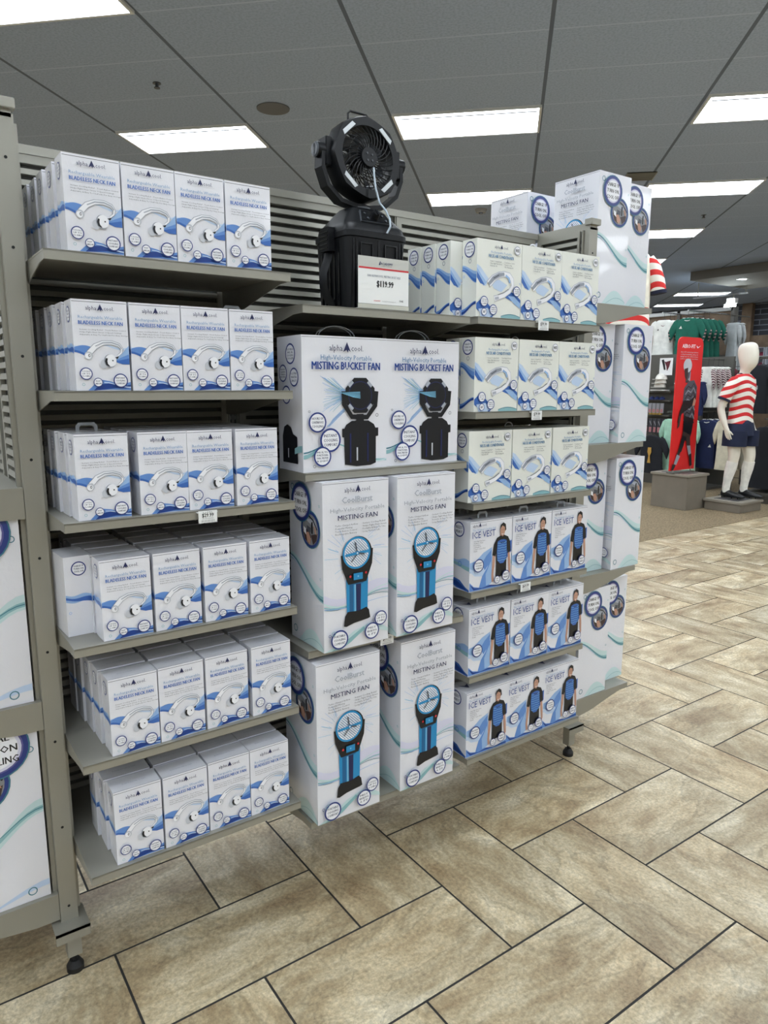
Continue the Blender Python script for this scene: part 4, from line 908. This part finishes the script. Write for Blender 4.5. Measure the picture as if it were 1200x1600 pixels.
GREEN = cloth('green_cloth', (14, 92, 76)); WHT = cloth('white_cloth', (226, 228, 222)); NAVYC = cloth('navy_cloth', (22, 34, 74)); MINT = cloth('mint_cloth', (168, 214, 190)); CREAM = cloth('cream_cloth', (206, 200, 178)); BLK = cloth('black_cloth', (22, 26, 34)); SILV = cloth('silver_cloth', (168, 174, 176)); PINK = cloth('pale_red_cloth', (176, 120, 124)); MAROON = cloth('maroon_cloth', (96, 40, 50))
WS = stripe_mat('green_dark_pink_stripes', (22, 60, 56), (170, 140, 136), .05, .35, 0, 0)
STR = stripe_mat('white_maroon_stripes', (214, 206, 204), (92, 50, 60), .035, .5, 0, 1.5)
place_w = ['front', 'second', 'third', 'fourth', 'fifth']
for k in range(5):
    shirt('green_jersey', 'green jersey with pink-striped sleeve cuffs, %s on the high rail behind red banner' % place_w[k], 'jersey', (10.50+.125*k, 6.68-.012*k, 2.60), RZ*.8, GREEN, group='green jerseys on the high rail', collar=WHT, cuff=WS, art=(chest_mark(WHT.copy() if False else WHT, TRI3, -.09, -.14, .05) if k == 0 else None), w_=.20, l=.72)
shirt('white_jersey', 'white V-neck jersey hanging on the high rail left of the green jerseys', 'jersey', (10.50, 7.10, 2.60), RZ*.85, WHT, group='white jerseys on the high rail', collar=MAROON, vneck=True, w_=.185, l=.66, art=chest_mark(BLK, TRI3, -.07, -.15, .03))
for k in range(3): shirt('white_jersey', 'striped-shoulder white jersey, %s behind the white V-neck jersey' % ['first', 'second', 'third'][k], 'jersey', (10.66+.12*k, 7.10, 2.60), RZ*.85, WHT, sleeve=STR, group='white jerseys on the high rail', collar=MAROON, w_=.18, l=.66)
for nm, y, z0 in (('a', 6.655, 2.715), ('b', 7.10, 2.715)):
    t = tag(MB().cyl((10.45, y, z0), (11.62, y, z0), .012, mat('chrome', (190, 192, 194), .25, .8)).build('hanging_rail'), 'chrome faceout rail carrying the %s jerseys' % ('green' if nm == 'a' else 'white'), 'rail')
# tall display wall unit behind the jerseys
PAN = mat('wood_panel_brown', (112, 94, 76), .7, noise=(5, .25)); FRM = mat('unit_frame', (92, 91, 86), .45, .3)
wu = thing('wall_display_unit', 'tall brown panelled display unit with grey frame behind the jerseys', 'display unit', (11.62, 7.6, 0))
MB().box(.03, .10, -.98, 1.6, .05, 2.78, PAN).build('back_panel', wu)
for y in (-1.0, -.02, 1.0): MB().box(0, .12, y-.03, y+.03, 0, 2.84, FRM).build('upright', wu)
MB().box(0, .12, -1.0, 1.6, 2.78, 2.84, mat('unit_top', (170, 172, 170), .4)).build('top_rail', wu)
MB().box(-.35, .1, -.97, 1.2, 2.03, 2.06, FRM).build('shelf_panel', wu)
# goods in front: slat shelves with hanging packs
gu = thing('goods_display_stand', 'grey stand of shelves and hanging packs behind the end boxes', 'display stand', (10.12, 6.9, 0))
MB().box(.03, .06, -.32, .5, 0, 2.04, FRM).build('back_panel', gu)
MB().box(-.02, .06, -.36, -.32, 0, 2.04, FRM).build('upright', gu)
for z in (1.47, 1.33, 1.10, .80): MB().box(-.10, .06, -.32, .5, z-.012, z+.012, FRM).build('shelf_panel', gu)
tag(MB().box(9.99, 10.0, 6.56, 6.78, 1.72, 1.98, PAPER).build('emblem_poster'), 'white card with a dark green and red emblem above the goods stand', 'poster')
mb = MB()
for pts, m in (([(6.75, 1.95), (6.71, 1.96), (6.685, 1.88), (6.67, 1.80), (6.70, 1.80), (6.725, 1.88)], MATS['ink_black']), ([(6.70, 1.93), (6.66, 1.85), (6.65, 1.79), (6.64, 1.79), (6.61, 1.85), (6.59, 1.94), (6.64, 1.93), (6.67, 1.92)], MAROON)):
    mb.face([(9.988, y, z) for y, z in pts], m)
em_ = mb.build('emblem_print', None, fix=False); em_.parent = bpy.data.objects['emblem_poster']
def cap(name, label, loc, rgb, rz=0, group=None, s=1.):
    m = cloth('cap_%d_%d_%d' % rgb, rgb); mb = MB()
    mb.rings([ell(0, 0, .085*s*math.cos(a), .095*s*math.cos(a), .002+.10*s*math.sin(a), 20) for a in (0, .3, .6, .9, 1.2, 1.45)], m)
    mb.rings([ell(0, -.11*s, .075*s, .06*s, z, 20) for z in (.001, .008)], m)
    o = mb.build(name, smooth=60); o.location = loc; o.rotation_euler = (0, 0, rz); return tag(o, label, 'cap', group)
for k in range(3): cap('baseball_cap', 'white cap, %s of the small pile on the goods stand' % ['lowest', 'middle', 'topmost'][k], (10.0, 6.76-.01*k, 1.483+.06*k+.05), (224, 222, 214), RZ, 'white caps on the goods stand', 1.0)
tag(MB().box(9.96, 10.1, 6.65, 6.90, 1.483, 1.50, PAPER).build('card_tray'), 'flat white tray under the white caps', 'tray')
for k in range(3): cap('baseball_cap', 'navy cap on the goods stand, %s' % ['leftmost', 'middle', 'rightmost'][k], (10.03, 6.90-.09*k, 1.343), (30, 44, 92), RZ, 'navy caps on the goods stand', .5)
goldm = mat('gold_pack', (170, 140, 70), .4, .4); packm = mat('pack_dark', (52, 54, 62), .5); packg = mat('pack_grey', (150, 152, 158), .5)
def pack(x, y, z, w_, h_, m, lab, grp):
    mb = MB(); mb.box(-.008, .008, -w_/2, w_/2, -h_, 0, m); mb.box(-.009, -.008, -w_/2+.008, w_/2-.008, -h_+.01, -h_*.6, PINK); mb.face([(-.0095, -w_*.3, -h_*.5), (-.0095, w_*.3, -h_*.2), (-.0095, w_*.1, -h_*.15), (-.0095, -w_*.35, -h_*.45)], packg)
    o = mb.build('carded_pack'); o.location = (x, y, z); return tag(o, lab, 'pack', grp)
wn = ['leftmost', 'second', 'third', 'fourth', 'fifth']
for k in range(4): pack(9.98, 6.89-.07*k, 1.318, .055, .15, packg, 'hanging carded pack, %s in the upper row of the goods stand' % wn[k], 'carded packs on the goods stand').location = (9.98, 6.89-.07*k, 1.29)
for k in range(5): pack(9.97, 6.93-.075*k, 1.05, .062, .22, packm, 'hanging carded pack, %s in the lower row of the goods stand' % wn[k], 'carded packs on the goods stand')
for k in range(4):
    o = MB().box(-.02, .02, -.025, .025, 0, .085, goldm).build('gold_pack'); o.location = (10.0, 6.88-.055*k, 1.343-.25+.02+.0); o.location.z = 1.112; tag(o, 'small gold pack on a goods stand shelf, %s' % wn[k], 'pack', 'gold packs on the goods stand')
red_st = [cloth('folded_red', (176, 60, 66)), WHT]
for k in range(3): tag(MB().box(10.02, 10.24, 6.30, 6.53, 1.55+k*.03, 1.578+k*.03, red_st[k % 2]).build('folded_shirt', bevel=.006), 'folded %s shirt, %s of the small stack left of the banner' % (['red', 'white'][k % 2], ['lowest', 'middle', 'topmost'][k]), 'folded shirt', 'folded shirts left of the banner')
sh = thing('side_shelf_stand', 'grey shelf stand carrying folded shirts left of the red banner', 'display stand', (10.32, 6.45, 0))
for z in (1.549,): MB().box(-.3, .0, -.20, .10, z-.03, z, FRM).build('shelf_panel', sh)
MB().box(-.0, .05, -.22, .12, 0, 1.7, FRM).build('upright', sh)
t = shirt('black_t_shirt', 'black T-shirt with a gold trophy print low behind the end boxes', 'T-shirt', (9.75, 6.66, .80), RZ, BLK, w_=.22, l=.58, d=.03)
mb = MB()
mb.face([(x_-.0, -.050, z_) for x_, z_ in ((-.03, -.18), (.03, -.18), (.035, -.25), (.012, -.31), (.03, -.42), (-.03, -.42), (-.012, -.31), (-.035, -.25))], mat('gold_print', (190, 150, 70), .5)); e_ = mb.build('trophy_print', t, fix=False); e_['label'] = 'gold trophy print'
for k in range(2): shirt('mint_shirt', 'pale mint shirt hanging left of the red banner, %s' % ['front one', 'one behind'][k], 'shirt', (9.9+.12*k, 6.43, 1.06), RZ, MINT, w_=.15, l=.78, group='mint shirts by the banner')
shirt('mint_shirt', 'pale mint shirt showing just right of the banner', 'shirt', (9.9, 6.12, 1.06), RZ, MINT, w_=.11, l=.78, group='mint shirts by the banner')
for k in range(3): shirt('navy_jersey', 'navy jersey with white collar right of the banner, %s' % ['front', 'middle', 'back'][k], 'jersey', (10.1+.12*k, 5.98-.02*k, 1.06), RZ, NAVYC, w_=.15, l=.72, collar=WHT, group='navy jerseys right of the banner', art=(chest_mark(WHT, TRI3, .09, -.38, .05) if k == 0 else None))
for k in range(4): shirt('white_jersey', 'white jersey with striped shoulders, %s on the rail just right of the banner' % ['front', 'second', 'third', 'fourth'][k], 'jersey', (10.2+.10*k, 6.10-.02*k, 1.84), RZ, WHT, sleeve=STR, w_=.10, l=.60, group='white jerseys right of the banner')
shirt('navy_jersey', 'dark navy jersey between the banner and the white jerseys', 'jersey', (10.05, 6.14, 1.62), RZ, NAVYC, w_=.10, l=.34)
rk = thing('clothes_rack', 'grey two-level clothes rack behind the red banner', 'rack', (10.3, 6.2, 0))
for z in (1.952, 1.172): MB().cyl((-.55, -.08, z), (.35, -.08, z), .012, FRM).build('rail', rk)
MB().cyl((-.55, .23, 1.172), (.35, .23, 1.172), .012, FRM).build('rail', rk)
MB().box(.33, .37, -.25, .3, .0, 2.0, FRM).build('back_frame', rk); MB().box(-.5, .4, -.26, .20, 0, .04, FRM).build('base', rk)
# silver shirts at the unit's right post
for k in range(2): shirt('silver_shirt', 'silver-grey shirt hanging by the brick wall, %s' % ['upper one', 'one behind it'][k], 'shirt', (11.3+.12*k, 6.38, 2.55), RZ, SILV, w_=.10, l=.74, group='silver shirts by the brick wall')
tag(MB().cyl((11.2, 6.38, 2.665), (11.75, 6.38, 2.665), .010, FRM).build('hanging_rail'), 'short rail holding the silver-grey shirts', 'rail')
# dark hoodies
for k, (x, y, z, c_) in enumerate(((10.9, 6.42, 1.80, NAVYC), (10.9, 6.22, 1.84, MAROON), (11.0, 6.33, 1.35, BLK))):
    t = shirt('dark_hoodie', ['black hoodie hanging left of the mannequin, upper one', 'dark maroon hoodie left of the mannequin', 'black hoodie hanging left of the mannequin, lower one'][k], 'hoodie', (x, y, z), RZ, [BLK, MAROON, BLK][k], w_=.17, l=.75 if k < 2 else .5, d=.06)
    MB().rings([ell(0, .0, a, b_, zz, 16) for zz, a, b_ in ((-.02, .09, .05), (.04, .10, .06), (.09, .06, .05))], [BLK, MAROON, BLK][k]).build('hood', t, smooth=60)
gw = thing('wire_grid_rack', 'grey grid rack with folded clothes between the banner and mannequin', 'rack', (11.2, 6.35, 0))
mb = MB()
for i in range(6): mb.cyl((0, -.35+i*.12, .05), (0, -.35+i*.12, 1.95), .006, FRM, n=6)
for i in range(12): mb.cyl((0, -.35, .1+i*.16), (0, .25, .1+i*.16), .005, FRM, n=6)
mb.box(-.02, .02, -.38, -.34, 0, 2.0, FRM); mb.box(-.02, .02, .24, .28, 0, 2.0, FRM); mb.build('grid', gw)
MB().box(-.35, 0, -.37, .27, .98, 1.0, FRM).build('shelf_panel', gw)
for k in range(6): tag(MB().box(10.87, 11.12, 6.12, 6.40, .12+k*.13, .20+k*.13, [SILV, BLK, WHT][k % 3]).build('folded_garment', bevel=.01), 'folded garment on the grid rack, %s from the bottom' % ['first', 'second', 'third', 'fourth', 'fifth', 'topmost'][k], 'folded garment', 'folded garments on the grid rack')
# cream shirts
cr_ = thing('garment_stand', 'dark floor stand holding cream shirts behind the mannequin', 'rack', (9.95, 5.47, 0))
MB().cyl((0, 0, .03), (0, 0, 1.20), .015, FRM).build('pole', cr_); MB().box(-.25, .25, -.02, .02, 0, .03, FRM).build('base', cr_); MB().cyl((-.30, 0, 1.20), (.3, 0, 1.20), .010, FRM).build('arm', cr_)
for k in range(3): shirt('cream_shirt', 'cream shirt hanging behind the mannequin legs, %s' % ['front', 'middle', 'back'][k], 'shirt', (9.72+.14*k, 5.47-.01*k, 1.085), RZ, CREAM, w_=.13, l=.70, group='cream shirts behind the mannequin')
# black clothing rack on the right
bk = thing('black_clothes_rack', 'rack of black clothing at the right edge of the photo', 'rack', (9.9, 4.85, 0))
MB().box(-.35, .35, -.25, .25, .10, .15, FRM).build('base', bk); MB().box(.3, .34, -.25, .25, .1, 1.95, FRM).build('back_frame', bk); MB().cyl((-.35, 0, 1.13), (.32, 0, 1.13), .012, FRM).build('rail', bk)
for sx in (-.3, .3): MB().box(sx-.02, sx+.02, -.2, .2, 0, .1, FRM).build('leg', bk)
for k in range(5): shirt('black_jacket', 'black garment on the right-hand rack, %s' % ['front', 'second', 'third', 'fourth', 'hindmost'][k], 'jacket', (9.62+.12*k, 4.85, 1.02), RZ, BLK, w_=.21, l=.82, group='black garments on the right rack', d=.04)
for k in range(3): shirt('black_jacket', 'black garment on the upper arm behind the mannequin, %s' % ['front', 'middle', 'back'][k], 'jacket', (10.6+.13*k, 5.55, 1.86), RZ, BLK, w_=.19, l=.70, group='black garments behind the mannequin', d=.04)
ur = thing('upper_clothes_arm', 'grey frame with an arm of black garments behind the mannequin', 'rack', (11.0, 5.55, 0))
MB().box(-.02, .02, -.3, -.26, 0, 2.1, FRM).build('upright', ur); MB().box(-.02, .02, .26, .3, 0, 2.1, FRM).build('upright', ur); MB().box(-.02, .02, -.3, .3, 1.96, 2.0, FRM).build('crossbar', ur); MB().cyl((-.55, 0, 1.97), (0, 0, 1.97), .010, FRM).build('arm', ur)
# cap wall
cw = thing('cap_wall_shelves', 'wall shelves of white cap boxes below the brick', 'display shelves', (14.3, 7.4, 0))
MB().box(0, .04, -1.4, .85, 0, 2.40, PAN).build('back_panel', cw)
for z in (1.93, 2.13): MB().box(-.3, 0, -1.4, .85, z-.02, z, mat('light_shelf', (190, 192, 196), .4)).build('shelf_panel', cw)
boxw = mat('display_box_white', (226, 230, 240), .4)
capc = [(150, 60, 84), (160, 66, 90), (150, 60, 84), (60, 90, 160), (196, 204, 214), (44, 60, 62)]
for r_ in range(2):
    for k in range(7):
        y = 8.08-.235*k; z = 1.931+.20*r_
        t = tag(MB().box(14.02, 14.24, y-.10, y-.092, z, z+.165, boxw).box(14.02, 14.24, y+.092, y+.10, z, z+.165, boxw).box(14.02, 14.24, y-.1, y+.1, z+.157, z+.165, boxw).box(14.235, 14.245, y-.1, y+.1, z, z+.165, boxw).box(14.02, 14.24, y-.092, y+.092, z, z+.004, boxw).build('cap_box'), 'open white cap box, %s row, %s from the left on the cap wall' % (['lower', 'upper'][r_], ['first', 'second', 'third', 'fourth', 'fifth', 'sixth', 'seventh'][k]), 'cap box', 'white cap boxes on the wall')
        c_ = capc[min(5, k-(1 if k > 2 else 0))]
        cap('baseball_cap', 'cap inside an open white box, %s row, %s from the left' % (['lower', 'upper'][r_], ['first', 'second', 'third', 'fourth', 'fifth', 'sixth', 'seventh'][k]), (14.15, y, z+.006), c_, RZ, 'caps in white boxes on the wall', .72)
tag(MB().box(19.15, 19.3, 10.35, 10.62, 0, 3.72, PAN).build('trim_2'), kind='structure'); tag(MB().box(19.2, 19.3, 5.0, 11.8, 2.62, 2.88, PAN).build('trim_3'), kind='structure')

# ------------------------------------------------------------------ pedestals and banner
PED = mat('pedestal_grey', (124, 116, 104), .55, noise=(6, .06)); PEDT = mat('pedestal_edge', (142, 136, 124), .45)
def pedestal(x0, x1, y0, y1, h_, lab):
    t = thing('display_pedestal', lab, 'pedestal', (x0, y0, .004))
    MB().box(.02, x1-x0-.02, .02, y1-y0-.02, 0, h_-.03, PED).build('base', t, bevel=.004); MB().box(0, x1-x0, 0, y1-y0, h_-.03, h_, PEDT).build('top_board', t, bevel=.006)
    MB().box(.10, x1-x0-.10, .10, y1-y0-.10, h_, h_+.004, mat('plate_dark', (84, 84, 86), .3)).build('inset_plate', t)
pedestal(8.19, 8.66, 5.04, 5.59, .45, 'tall grey square pedestal carrying the red banner')
pedestal(8.55, 9.09, 4.54, 5.05, .135, 'low grey pedestal under the mannequin')
bn = thing('athletic_banner', 'tall red banner reading AERO-FIT with a walking athlete, on pedestal', 'banner', (8.43, 5.3, .458))
RED = mat('banner_red', (222, 34, 34), .5, bump=(14, .5)); BW = .272; BH = 1.70
pts = [(-BW, .03), (BW, .03), (BW, BH-.09)]+[(BW-.09+.09*math.cos(a), BH-.09+.09*math.sin(a)) for a in (.4, .8, 1.2, 1.57)]+[(-BW+.09+.09*math.cos(a), BH-.09+.09*math.sin(a)) for a in (1.57, 1.95, 2.35, 2.75)]+[(-BW, BH-.09)]
mb = MB(); mb.prism(pts, 'y', -.007, .007, RED)
a = Art(mb, 2*BW, BH, lambda x_, z_, l: (x_-BW, -.007-l*3, z_))
a.text('AERO-FIT', .42, .065, .52, .085, 'white', .012); a.poly([(.72, .062), (.77, .078), (.90, .056), (.78, .070), (.745, .058)], 'white').up()
for i, t_ in enumerate(('Aero-FIT technology delivers', 'cooling breathability, giving our', 'jerseys twice the airflow to move', 'and less to weigh you down')): a.text(t_, .46, .108+.016*i, .7, .028, 'silver', .01)
q = lambda P, ink: a.poly(P, ink).up()
q([(.40, .24), (.56, .24), (.52, .33), (.38, .33)], 'brown'); q([(.42, .25), (.56, .25), (.56, .32), (.48, .31)], 'steel')
q([(.30, .21), (.34, .19), (.48, .185), (.55, .22), (.52, .29), (.42, .32), (.34, .29)], 'dgrey'); a.disc(.42, .205, .16, 'silver', sx=1.05); q([(.30, .23), (.44, .22), (.45, .28), (.40, .315), (.33, .285)], 'brown')
q([(.34, .37), (.50, .32), (.72, .31), (.86, .36), (.86, .44), (.78, .45), (.84, .56), (.80, .62), (.62, .60), (.40, .57), (.32, .48)], 'dgrey')
for i in range(9):
    v = .335+i*.032; a.arc([(.40, v+.05), (.5, v+.02), (.62, v+.035), (.72, v+.0), (.82, v+.04)], .028, ['black', 'steel'][i % 2])
q([(.34, .46), (.28, .50), (.20, .56), (.16, .62), (.20, .63), (.30, .56), (.5, .53), (.72, .50), (.84, .46), (.80, .42), (.6, .46)], 'black'); q([(.76, .44), (.84, .46), (.80, .50), (.70, .50)], 'skin')
q([(.20, .57), (.28, .58), (.24, .65), (.16, .67)], 'brown')
q([(.40, .57), (.80, .60), (.76, .70), (.66, .78), (.52, .76), (.46, .72), (.40, .70)], 'black'); q([(.40, .69), (.56, .70), (.46, .80), (.28, .885), (.20, .87), (.34, .78)], 'brown'); q([(.52, .70), (.70, .72), (.74, .80), (.60, .81)], 'brown')
q([(.38, .72), (.54, .73), (.40, .84), (.24, .865)], 'black')
q([(.22, .86), (.35, .875), (.22, .94), (.12, .93)], 'steel'); q([(.60, .80), (.74, .80), (.80, .865), (.70, .88)], 'steel'); q([(.06, .93), (.20, .94), (.12, .975), (.05, .98)], 'black'); q([(.70, .87), (.80, .86), (.86, .95), (.78, .96)], 'black')
mb.build('banner_panel', bn, fix=False)
mb = MB()
for x in (-.2, .2): mb.cyl((x, 0, 0), (x, 0, .08), .008, mat('chrome', (190, 192, 194), .25, .8))
mb.box(-.24, .24, -.06, .06, 0, .006, FRM); mb.build('stand', bn)

# ------------------------------------------------------------------ mannequins
MQ = mat('mannequin_cream', (232, 226, 212), .35)
def skin_body(name, pts, edges, root, parent, m, sub=2):
    me = bpy.data.meshes.new(name); me.from_pydata([p[:3] for p in pts], edges, []); me.materials.append(m)
    o = bpy.data.objects.new(name, me); C.objects.link(o); o.parent = parent
    sk = o.modifiers.new('skin', 'SKIN'); sk.use_smooth_shade = True; sk.branch_smoothing = .6
    me.skin_vertices or me.attributes
    lay = me.skin_vertices[0].data if len(me.skin_vertices) else None
    for i, p in enumerate(pts):
        r = p[3] if isinstance(p[3], tuple) else (p[3], p[3])
        lay[i].radius = r; lay[i].use_root = (i == root)
    ss = o.modifiers.new('subsurf', 'SUBSURF'); ss.levels = sub; ss.render_levels = sub
    for p in me.polygons: p.use_smooth = True
    return o
mq = thing('mannequin', 'white faceless mannequin in red-and-white striped jersey, navy shorts and white socks', 'mannequin', (8.93, 4.84, .143), 0)
P = [(0, .01, .98, (.125, .10)), (0, .02, 1.14, (.115, .085)), (0, .01, 1.32, (.14, .10)), (0, .015, 1.46, (.12, .085)), (0, .015, 1.56, (.075, .075)), (0, .005, 1.61, (.055, .058)), (0, -.035, 1.685, (.098, .125)), (0, -.02, 1.80, (.100, .138)), (0, -.008, 1.885, (.100, .132)), (0, 0, 1.955, (.072, .095))]
E_ = [(i, i+1) for i in range(9)]
def chain(start, pts):
    prev = start
    for p in pts: P.append(p); E_.append((prev, len(P)-1)); prev = len(P)-1
    return prev
chain(0, [(-.095, .02, .90, .098), (-.105, .01, .72, .092), (-.105, -.01, .53, .072), (-.11, .02, .38, .060), (-.11, .05, .22, .042), (-.11, .06, .09, .038), (-.11, .02, .045, (.038, .03)), (-.11, -.14, .03, (.036, .022))])
chain(0, [(.095, .0, .90, .098), (.105, -.05, .72, .092), (.105, -.10, .53, .072), (.11, -.08, .38, .060), (.115, -.06, .22, .042), (.115, -.05, .09, .038), (.115, -.09, .045, (.038, .03)), (.115, -.25, .03, (.036, .022))])
w1 = chain(3, [(-.13, .02, 1.46, .062), (-.20, .04, 1.41, .056), (-.245, .09, 1.27, .056), (-.27, .13, 1.14, .048), (-.265, .10, 1.03, .046), (-.25, .05, .90, .032), (-.245, .035, .86, (.022, .034))])
for k, (dy, L_) in enumerate(((-.030, .075), (-.010, .085), (.010, .08), (.028, .065))): chain(w1, [(-.245, .03+dy, .83, .010), (-.235, .02+dy, .83-L_*.5, .009), (-.222, .01+dy, .83-L_, .007)])
chain(w1, [(-.232, -.005, .845, .011), (-.222, -.035, .81, .009)])
w2 = chain(3, [(.13, .02, 1.46, .062), (.20, .04, 1.41, .056), (.25, .08, 1.27, .056), (.27, .10, 1.14, .048), (.27, .05, 1.02, .046), (.26, -.01, .92, .032), (.255, -.03, .88, (.022, .034))])
for k, (dy, L_) in enumerate(((-.030, .075), (-.010, .085), (.010, .08), (.028, .065))): chain(w2, [(.252, -.03+dy, .85, .010), (.245, -.04+dy, .85-L_*.5, .009), (.232, -.045+dy, .85-L_, .007)])
chain(w2, [(.24, -.07, .865, .011), (.228, -.095, .83, .009)])
skin_body('body', P, E_, 0, mq, MQ)
USJ = stripe_mat('red_white_wavy_stripes', (238, 234, 224), (206, 42, 44), .10, .46, .024, .25)
NAVYT = cloth('navy_trim', (24, 30, 56))
mb = MB(); R = []
for z, a_, b_, cy in ((1.565, .075, .070, .015), (1.545, .11, .085, .015), (1.52, .16, .10, .018), (1.48, .195, .112, .02), (1.40, .195, .125, .01), (1.30, .185, .130, .005), (1.15, .165, .120, .01), (1.02, .175, .125, .01), (.95, .185, .135, .01)): R.append(ell(0, cy, a_, b_, z, 32, .9, z*9, .012))
mb.rings(R, USJ, cap=False); mb.build('jersey_body', mq, smooth=80)
for s in (-1, 1):
    mb = MB(); ctr = [(s*.15, .02, 1.475, .078), (s*.205, .04, 1.42, .080), (s*.24, .075, 1.33, .078), (s*.262, .095, 1.25, .076)]
    mb.tube([c[:3] for c in ctr], [c[3] for c in ctr], USJ, n=20); mb.build('jersey_sleeve', mq, smooth=80)
    mb = MB(); mb.tube([(s*.259, .093, 1.262), (s*.266, .10, 1.238)], .0785, NAVYT, n=20); mb.build('sleeve_cuff', mq, smooth=80)
mb = MB(); mb.tube([(.07*math.cos(q_), .012+.068*math.sin(q_), 1.568-.035*max(0, -math.sin(q_))) for q_ in [2*PI*i/24 for i in range(24)]], .008, NAVYT, n=8, close=True); mb.build('collar', mq, smooth=60)
mb = MB(); mb.face([(-.085, -.118, 1.405), (-.07, -.124, 1.392), (-.03, -.131, 1.408), (-.065, -.126, 1.402)], INK['navy']); mb.build('chest_mark', mq, fix=False)
mb = MB(); mb.face([(.06, -.127, 1.42), (.10, -.117, 1.42), (.10, -.119, 1.38), (.08, -.125, 1.365), (.06, -.129, 1.38)], INK['silver']); mb.build('chest_crest', mq, fix=False)
SHN = cloth('navy_shorts', (20, 30, 58))
mb = MB(); mb.rings([ell(0, .0, a_, b_, z, 32, .9, z*5, .02) for z, a_, b_ in ((1.0, .15, .115), (.94, .18, .135), (.88, .20, .15), (.80, .215, .165))], SHN)
for s, cy in ((-1, .0), (1, -.03)): mb.rings([ell(s*.108, cy+dy, a_, b_, z, 24, .9, z*7+s, .02) for z, a_, b_, dy in ((.86, .105, .15, 0), (.76, .115, .15, 0), (.665, .118, .148, 0))], SHN)
mb.build('shorts', mq, smooth=70)
mb = MB(); mb.face([(-.165, -.122, .74), (-.125, -.142, .74), (-.125, -.144, .70), (-.145, -.136, .675), (-.165, -.124, .70)], INK['silver']); mb.face([(-.161, -.128, .722), (-.129, -.146, .722), (-.129, -.147, .70), (-.145, -.140, .682), (-.161, -.130, .70)], INK['red']); mb.build('shorts_crest', mq, fix=False)
SOCK = cloth('white_sock', (232, 230, 222))
for s, pts in ((-1, [(-.107, .005, .47, .068), (-.11, .02, .38, .069), (-.11, .04, .28, .058), (-.11, .052, .20, .048), (-.11, .06, .12, .046), (-.11, .055, .07, .046)]), (1, [(.108, -.095, .47, .068), (.11, -.08, .38, .069), (.113, -.066, .28, .058), (.115, -.058, .20, .048), (.115, -.05, .12, .046), (.115, -.055, .07, .046)])):
    mb = MB(); mb.tube([p[:3] for p in pts], [p[3] for p in pts], SOCK, n=20); mb.build('sock', mq, smooth=80)
SHOE = mat('black_shoe', (18, 20, 24), .35)
for x, y in ((-.11, 0), (.115, -.11)):
    mb = MB(); mb.rings([[(x+a_*math.cos(q_), y+yy, max(.012, zc+b_*math.sin(q_))) for q_ in [2*PI*i/16 for i in range(16)]] for yy, a_, b_, zc in ((.115, .025, .035, .05), (.10, .042, .055, .055), (.05, .046, .060, .055), (0, .046, .048, .05), (-.06, .050, .035, .042), (-.13, .050, .026, .036), (-.175, .036, .018, .032), (-.195, .012, .008, .03))], SHOE); mb.build('shoe', mq, smooth=60)
    mb = MB()
    for (sx, yy) in ((-.025, .09), (.025, .09), (-.03, -.04), (.03, -.04), (-.025, -.12), (.025, -.12)): mb.cyl((x+sx, y+yy, 0), (x+sx, y+yy, .016), .007, SHOE, n=8)
    mb.build('shoe_studs', mq)
# second figure: jersey on a torso form behind the end shelves
m2 = thing('torso_form', 'torso form on a tall stand in white jersey with red-striped sleeve, behind end boxes', 'mannequin', (5.68, 4.22, 0), math.radians(-50))
MB().cyl((0, 0, .004), (0, 0, .03), .16, FRM, n=32).build('base', m2); MB().cyl((0, 0, .03), (0, 0, 2.0), .02, FRM).build('pole', m2)
WJ = cloth('ivory_jersey', (232, 228, 212))
STR2 = stripe_mat('red_white_bands', (236, 232, 222), (214, 52, 50), .105, .45, .0, .5)
mb = MB(); mb.rings([ell(0, 0, a_, b_, z, 32, .9, z*6, .02) for z, a_, b_ in ((2.76, .08, .07), (2.72, .14, .09), (2.68, .17, .11), (2.58, .18, .12), (2.4, .18, .12), (2.24, .18, .12))], WJ)
mb.build('jersey_body', m2, smooth=80)
mb = MB(); mb.rings([ell(0, 0, a_, b_, z, 32, .9, z*6, .02) for z, a_, b_ in ((2.25, .1805, .1205), (2.1, .19, .125), (1.80, .20, .13))], STR2); mb.build('jersey_hem', m2, smooth=80)
for s in (-1, 1):
    mb = MB(); ctr = [(s*.14, 0, 2.67, .06), (s*.19, .0, 2.60, .07), (s*.23, .0, 2.48, .07), (s*.25, .0, 2.39, .068)]
    mb.tube([c[:3] for c in ctr], [c[3] for c in ctr], STR2, n=20); mb.build('jersey_sleeve', m2, smooth=80)
    mb = MB(); mb.tube([(s*.249, 0, 2.40), (s*.254, 0, 2.37)], .071, NAVYT, n=20); mb.build('sleeve_cuff', m2, smooth=80)
skin_body('body', [(0, 0, 2.1, (.12, .09)), (0, 0, 2.3, (.12, .08)), (0, 0, 2.62, (.12, .07)), (0, 0, 2.76, (.055, .055)), (0, 0, 2.82, (.05, .05))], [(0, 1), (1, 2), (2, 3), (3, 4)], 0, m2, MQ, 1)
